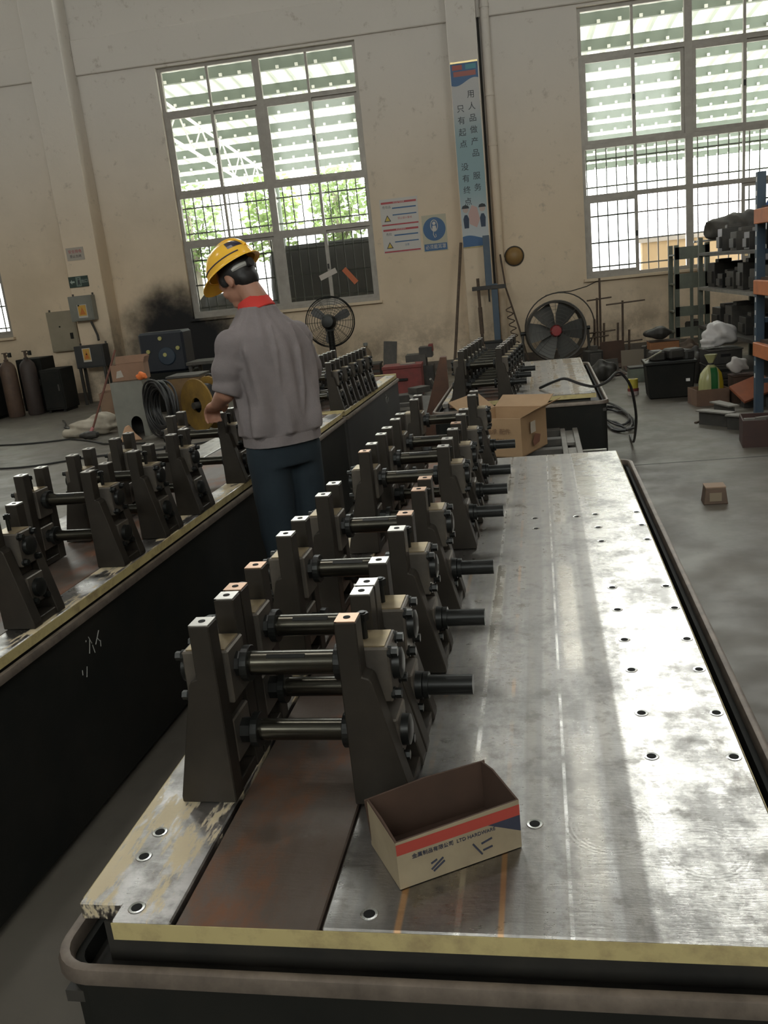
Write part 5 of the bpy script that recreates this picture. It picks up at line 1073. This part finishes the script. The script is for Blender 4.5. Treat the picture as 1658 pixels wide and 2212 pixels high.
M_bag, g = plain('printed_bag_film', .22); tcx = g.n('ShaderNodeSeparateXYZ'); g.l(g.n('ShaderNodeTexCoord').outputs['Object'], tcx.inputs[0])
gx = g.math('MULTIPLY', g.mapr(tcx.outputs[0], -.02, -.012), g.mapr(tcx.outputs[0], .055, .047)); c_ = g.mix(gx, (.42, .42, .20), (.02, .12, .035)); c_ = g.mix(g.mapr(tcx.outputs[0], .06, .068), c_, (.55, .40, .03)); c_ = g.mix(g.mapr(tcx.outputs[2], .34, .36), c_, (.38, .37, .18)); g.l(c_, g.b.inputs['Base Color'])
mb.build('bag_body', M_bag, rb_, smooth=True); MB().cyl((0, 0, .376), (0, 0, .392), .03, n=12).build('neck_tie', M_grime, rb_); MB().prism([(-.035, .05), (.0, .05), (.0, .10), (-.035, .10)], 'y', -.0945, -.093).build('print_patch', flat('silver_print', (.55, .55, .5), .3), rb_)
block('orange_board', 'orange painted board lying tilted over the scrap beside the rack', 'board', (2.36, 8.62, 0), [('board', (0, 0, .185), (.36, .24, .03), mat('rusty_orange', (.34, .10, .04), .6, c2=(.24, .08, .04), scale=7), .35, radians(34), radians(-14)), ('support', (.02, .06, .07), (.2, .12, .14), M_grime)])
q = MB(); q.ell((0, 0, .07), (.10, .07, .075), None, 18, 12, lambda p: 1+.22*sin(5*p.x+4*p.z)+.12*sin(9*p.y)); q = remeshed(q, 'paper_bag', flat('crumpled_white_paper', (.45, .42, .40), .8), None, .012, 1); q.location = (2.32, 8.98, .30); tag(q, 'crumpled white paper bag on top of the scrap behind the orange board', 'paper bag')
block('scrap_box', 'dark scrap box under the crumpled paper bag', 'box', (2.36, 9.0, 0), [('body', (0, 0, .13), (.22, .2, .26), M_carddk), ('lid', (0, 0, .267), (.23, .21, .012), M_carddk)])
for k, (x, y, a) in enumerate(((1.84, 7.86, .9), (2.02, 7.55, .75), (2.0, 8.22, 1.3))):
    t = thing('steel_bracket', ('outermost steel angle bracket lying before the rack foot', 'steel angle bracket nearest the dark red box', 'steel angle bracket behind the other two')[k], 'bracket', (x, y, 0), -a, 'angle brackets by the rack')
    MB().box(-.17, .17, -.006, .006, 0, .12).build('web', M_dust, t); MB().box(-.17, .17, .006, .08, 0, .012).build('lower_flange', M_dust, t); MB().box(-.17, .17, -.05, .05, .12, .132).build('upper_flange', M_pale, t)
rx_ = thing('red_brown_box', 'open dark red-brown steel box at the right edge on the floor', 'box', (2.06, 7.02, 0), radians(-10)); M_rb = mat('dark_red_steel', (.075, .04, .033), .6, .2, c2=(.05, .03, .027), scale=5)
for nm, b in (('bottom', (-.22, .22, -.16, .16, 0, .01)), ('front_wall', (-.22, .22, -.16, -.15, .01, .21)), ('back_wall', (-.22, .22, .15, .16, .01, .21)), ('side_wall', (-.22, -.21, -.15, .15, .01, .21)), ('side_wall', (.21, .22, -.15, .15, .01, .21))): MB().box(*b).build(nm, M_rb, rx_)
for k in range(4): MB().cb((-.12+.08*k, .0, .19+.01*(k % 2)), (.16, .03, .02), .4*k).build('scrap_strip', M_pale, rx_)
block('iron_bar', 'thin dark iron strip lying on the floor before the brown carton', 'iron strip', (1.80, 8.15, 0), [('strip', (0, 0, .008), (.30, .025, .014), M_rod, .9), ('hook', (.085, .11, .02), (.03, .05, .03), M_rod, .9)])
# small wooden block on the open floor
wb_ = thing('wood_block', 'small brown wooden block box alone on the open floor', 'block', (1.262, 5.42, 0), radians(-4))
MB().prism([(-.072, 0), (.072, 0), (.058, .105), (-.058, .105)], 'y', -.05, .06).build('body', mat('brown_block', (.15, .10, .07), .7, c2=(.10, .07, .05), scale=8), wb_, bevel=.004); MB().box(-.060, .060, -.048, .062, .105, .111).build('top_board', mat('pale_wood', (.32, .22, .15), .7), wb_); MB().box(-.036, .034, -.0525, -.049, .022, .075).build('pale_label', flat('pale_label', (.24, .19, .13)), wb_)
# further clutter by the window wall
block('orange_crate', 'flat orange box under the black bundle below the right window', 'box', (2.12, 11.85, 0), [('stand', (0, 0, .14), (.38, .3, .28), M_grime), ('body', (0, 0, .335), (.36, .28, .10), mat('dull_orange', (.34, .15, .06), .7, c2=(.25, .11, .05), scale=6)), ('lid', (0, 0, .389), (.37, .29, .008), M_carddk)])
q = MB(); q.ell((0, 0, .065), (.18, .14, .075), None, 22, 12, lambda p: 1+.15*sin(5*p.x+1)+.1*sin(9*p.y)); q = remeshed(q, 'black_bundle', M_grime, None, .016, 2); q.location = (2.07, 11.85, .425); tag(q, 'black cloth bundle heaped on the orange box', 'bundle')
for k, (x, y, a, w_, h_) in enumerate(((1.60, 12.75, .1, .34, .36), (1.80, 12.3, -.1, .30, .26), (1.45, 11.95, .2, .24, .20))):
    block('cardboard_sheet', ('tall folded cardboard sheet leaning below the window crack', 'folded cardboard sheet in front of the leaning one', 'small folded cardboard sheet on the floor by the drum fan')[k], 'cardboard', (x, y, 0), [('panel', (0, 0, h_/2), (w_, .012, h_), (M_carddk, mat('grey_card', (.20, .17, .13), .9), M_dust)[k], 0, radians(-18)), ('folded_flap', (.02, -.14, .03), (w_*.9, .26, .01), M_carddk, .1, radians(8))], a, 'folded cardboard by the wall')
for k, (x, m_) in enumerate(((1.87, mat('teal_pack', (.10, .17, .16), .5)), (1.99, mat('white_pack', (.36, .38, .36), .5)), (2.10, mat('dark_teal_pack', (.05, .09, .09), .5)))):
    block('plastic_pack', ('teal plastic pack at the left of the trio behind the black bin', 'whitish plastic pack in the middle of the trio behind the black bin', 'dark plastic pack at the right of the trio behind the black bin')[k], 'pack', (x, 10.9, 0), [('pack', (0, 0, .16), (.10, .14, .30), m_), ('cap', (0, 0, .33), (.05, .06, .05), M_grime)], .15*k, 'plastic packs behind the black bin', .02)
q = thing('tape_roll', 'yellow tape roll stacked on a red and white tin beside the black bin', 'tape', (1.46, 10.0, .078)); MB().cyl((0, 0, 0), (0, 0, .10), .055, n=20).build('roll', flat('yellow_tape', (.42, .34, .04)), q, smooth=True); MB().cyl((0, 0, .1), (0, 0, .101), .03, n=16).build('core', M_grime, q)
q = thing('paint_tin', 'small red and white tin under the yellow tape roll', 'tin', (1.46, 10.0, 0)); MB().cyl((0, 0, 0), (0, 0, .045), .06, n=20).build('tin_body', flat('tin_white', (.4, .34, .32)), q, smooth=True); MB().cyl((0, 0, .045), (0, 0, .075), .061, n=20).build('tin_band', M_dred, q, smooth=True)
block('green_box', 'low dark green box behind the tape roll', 'box', (1.70, 11.1, 0), [('body', (0, 0, .08), (.26, .2, .16), M_green), ('lid', (0, 0, .17), (.27, .21, .02), M_grime)])
for k, z in enumerate((0., .155, .31)): block('plastic_crate', ('bottom dark crate of the stack below the white plastic bag', 'middle dark crate of the stack below the white plastic bag', 'top dark crate of the stack below the white plastic bag')[k], 'crate', (2.33, 9.72, z+.002*k), [('body', (0, 0, .07), (.34, .34, .14), M_grime), ('rim', (0, 0, .146), (.36, .36, .014), M_dust), ('hand_slot', (0, -.1715, .09), (.10, .004, .03), M_hole)], .05*k-.05, 'dark crates stacked by the shelving')
q = MB(); q.ell((0, 0, .13), (.17, .13, .12), None, 26, 14, lambda p: 1+.16*sin(5*p.x+3*p.z)+.12*sin(9*p.y+2*p.x)); q.ell((-.13, -.03, .06), (.09, .08, .07), None, 16, 10, lambda p: 1+.2*sin(8*p.z)); q.ell((-.10, 0, .2), (.05, .05, .06)); q = remeshed(q, 'plastic_bag', mat('white_plastic_film', (.55, .53, .52), .35), None, .012, 1); q.location = (2.33, 9.70, .482); tag(q, 'white plastic bag knotted on top of the dark crate stack', 'plastic bag')
# cable loops by the far right bed
lp = []
for k in range(70):
    t_ = k/69*4*2*pi; r_ = .30-.05*(k/69)+.04*sin(t_*.5); lp.append((1.08+r_*.45*cos(t_), 8.55+r_*2.2*sin(t_)+.15*sin(t_*.7), .014+.006*(k % 5)))
tag(MB().tube(lp, .012, 6).build('floor_cable', M_cable, smooth=True), 'looped black cable on the floor right of the far right bed', 'cable')
cpts = [tw(-.02, 6.2, ZT+.012), tw(.05, 6.05, ZT+.06), tw(.14, 5.98, ZT+.10), tw(.24, 5.97, ZT+.05), tw(.34, 6.0, ZT+.015), tw(.43, 6.1, ZT+.03), tw(.52, 6.25, ZT+.09), tw(.62, 6.45, ZT-.05), tw(.68, 6.7, .35), tw(.70, 7.2, .03), tw(.72, 7.8, .014)]
P3 = []
for i in range(len(cpts)-1):
    for j in range(5): P3.append(cpts[i].lerp(cpts[i+1], j/5))
for _ in range(3): P3 = [P3[0]]+[(P3[i-1]+P3[i]*2+P3[i+1])/4 for i in range(1, len(P3)-1)]+[P3[-1]]
tag(MB().tube(P3, .010, 6).build('bed_cable', M_cable, smooth=True), 'black cable arching over the end of the far right bed', 'cable')
j_ = MB().box(.6, 8.4, 6.565, 6.58, 0, .0012).build('floor_joint', M_grime); j_.parent = bpy.data.objects['floor']; j_['kind'] = 'structure'

# more greasy scrap between the bin, the cardboard and the racks
def lump_thing(name, label, cat, p, r, m_, seed, rz=0.):
    mb = MB(); rnd = random.Random(seed); a, b_, c_ = rnd.uniform(5, 9), rnd.uniform(5, 9), rnd.uniform(0, 6)
    mb.ell((0, 0, r[2]*.92), r, None, 24, 12, lambda q_: 1+.16*sin(a*q_.x+c_)+.14*sin(b_*q_.y+2*q_.z)); mb.ell((r[0]*.4, -r[1]*.3, r[2]*.6), (r[0]*.6, r[1]*.6, r[2]*.65), None, 18, 10, lambda q_: 1+.18*sin(b_*q_.x+1))
    o = remeshed(mb, name, m_, None, .018, 1); o.location = p; o.rotation_euler = (0, 0, rz); return tag(o, label, cat)
lump_thing('oily_rag_heap', 'heap of oily dark rags on the floor left of the plastic packs', 'rags', (1.30, 11.45, .01), (.15, .14, .12), M_grime, 4)
lump_thing('swarf_heap', 'rusty brown swarf heap on the floor before the grey-green rack', 'swarf', (2.52, 12.25, .01), (.17, .16, .16), M_rod, 9)
lump_thing('dark_sack', 'slumped dark sack behind the black bin near the shelving', 'sack', (2.30, 10.55, .01), (.15, .16, .20), M_grime, 12)
block('gearbox_casting', 'greasy gearbox casting standing at the foot of the drum fan', 'casting', (1.30, 12.55, 0), [('body', (0, 0, .14), (.22, .2, .26), M_grime), ('flange', (0, -.11, .16), (.16, .03, .16), M_dust), ('foot', (0, 0, .012), (.26, .24, .024), M_grime), ('shaft_boss', (.02, 0, .30), (.08, .08, .07), M_dust)], .25)
block('motor_block', 'dark electric motor lying behind the orange box', 'motor', (2.18, 12.72, 0), [('stator', (0, 0, .15), (.26, .2, .22), M_grime), ('terminal_box', (.03, 0, .285), (.10, .09, .05), M_dust), ('foot', (0, 0, .02), (.28, .22, .04), M_black), ('fan_cowl', (-.16, 0, .15), (.06, .18, .2), M_dust)], -.2)
for k, (x, y, a) in enumerate(((2.05, 11.35, .3), (1.95, 11.42, -.2), (2.2, 11.30, .8))):
    block('steel_section', ('longest dark steel section lying before the orange box', 'dark steel section crossing under the pile before the orange box', 'short steel section tilted on the pile before the orange box')[k], 'steel section', (x, y, .0+.05*k), [('web', (0, 0, .025), (.40-.06*k, .012, .045), M_rod), ('flange', (0, .02, .004), (.40-.06*k, .05, .008), M_rod)], a, 'steel sections before the orange box')
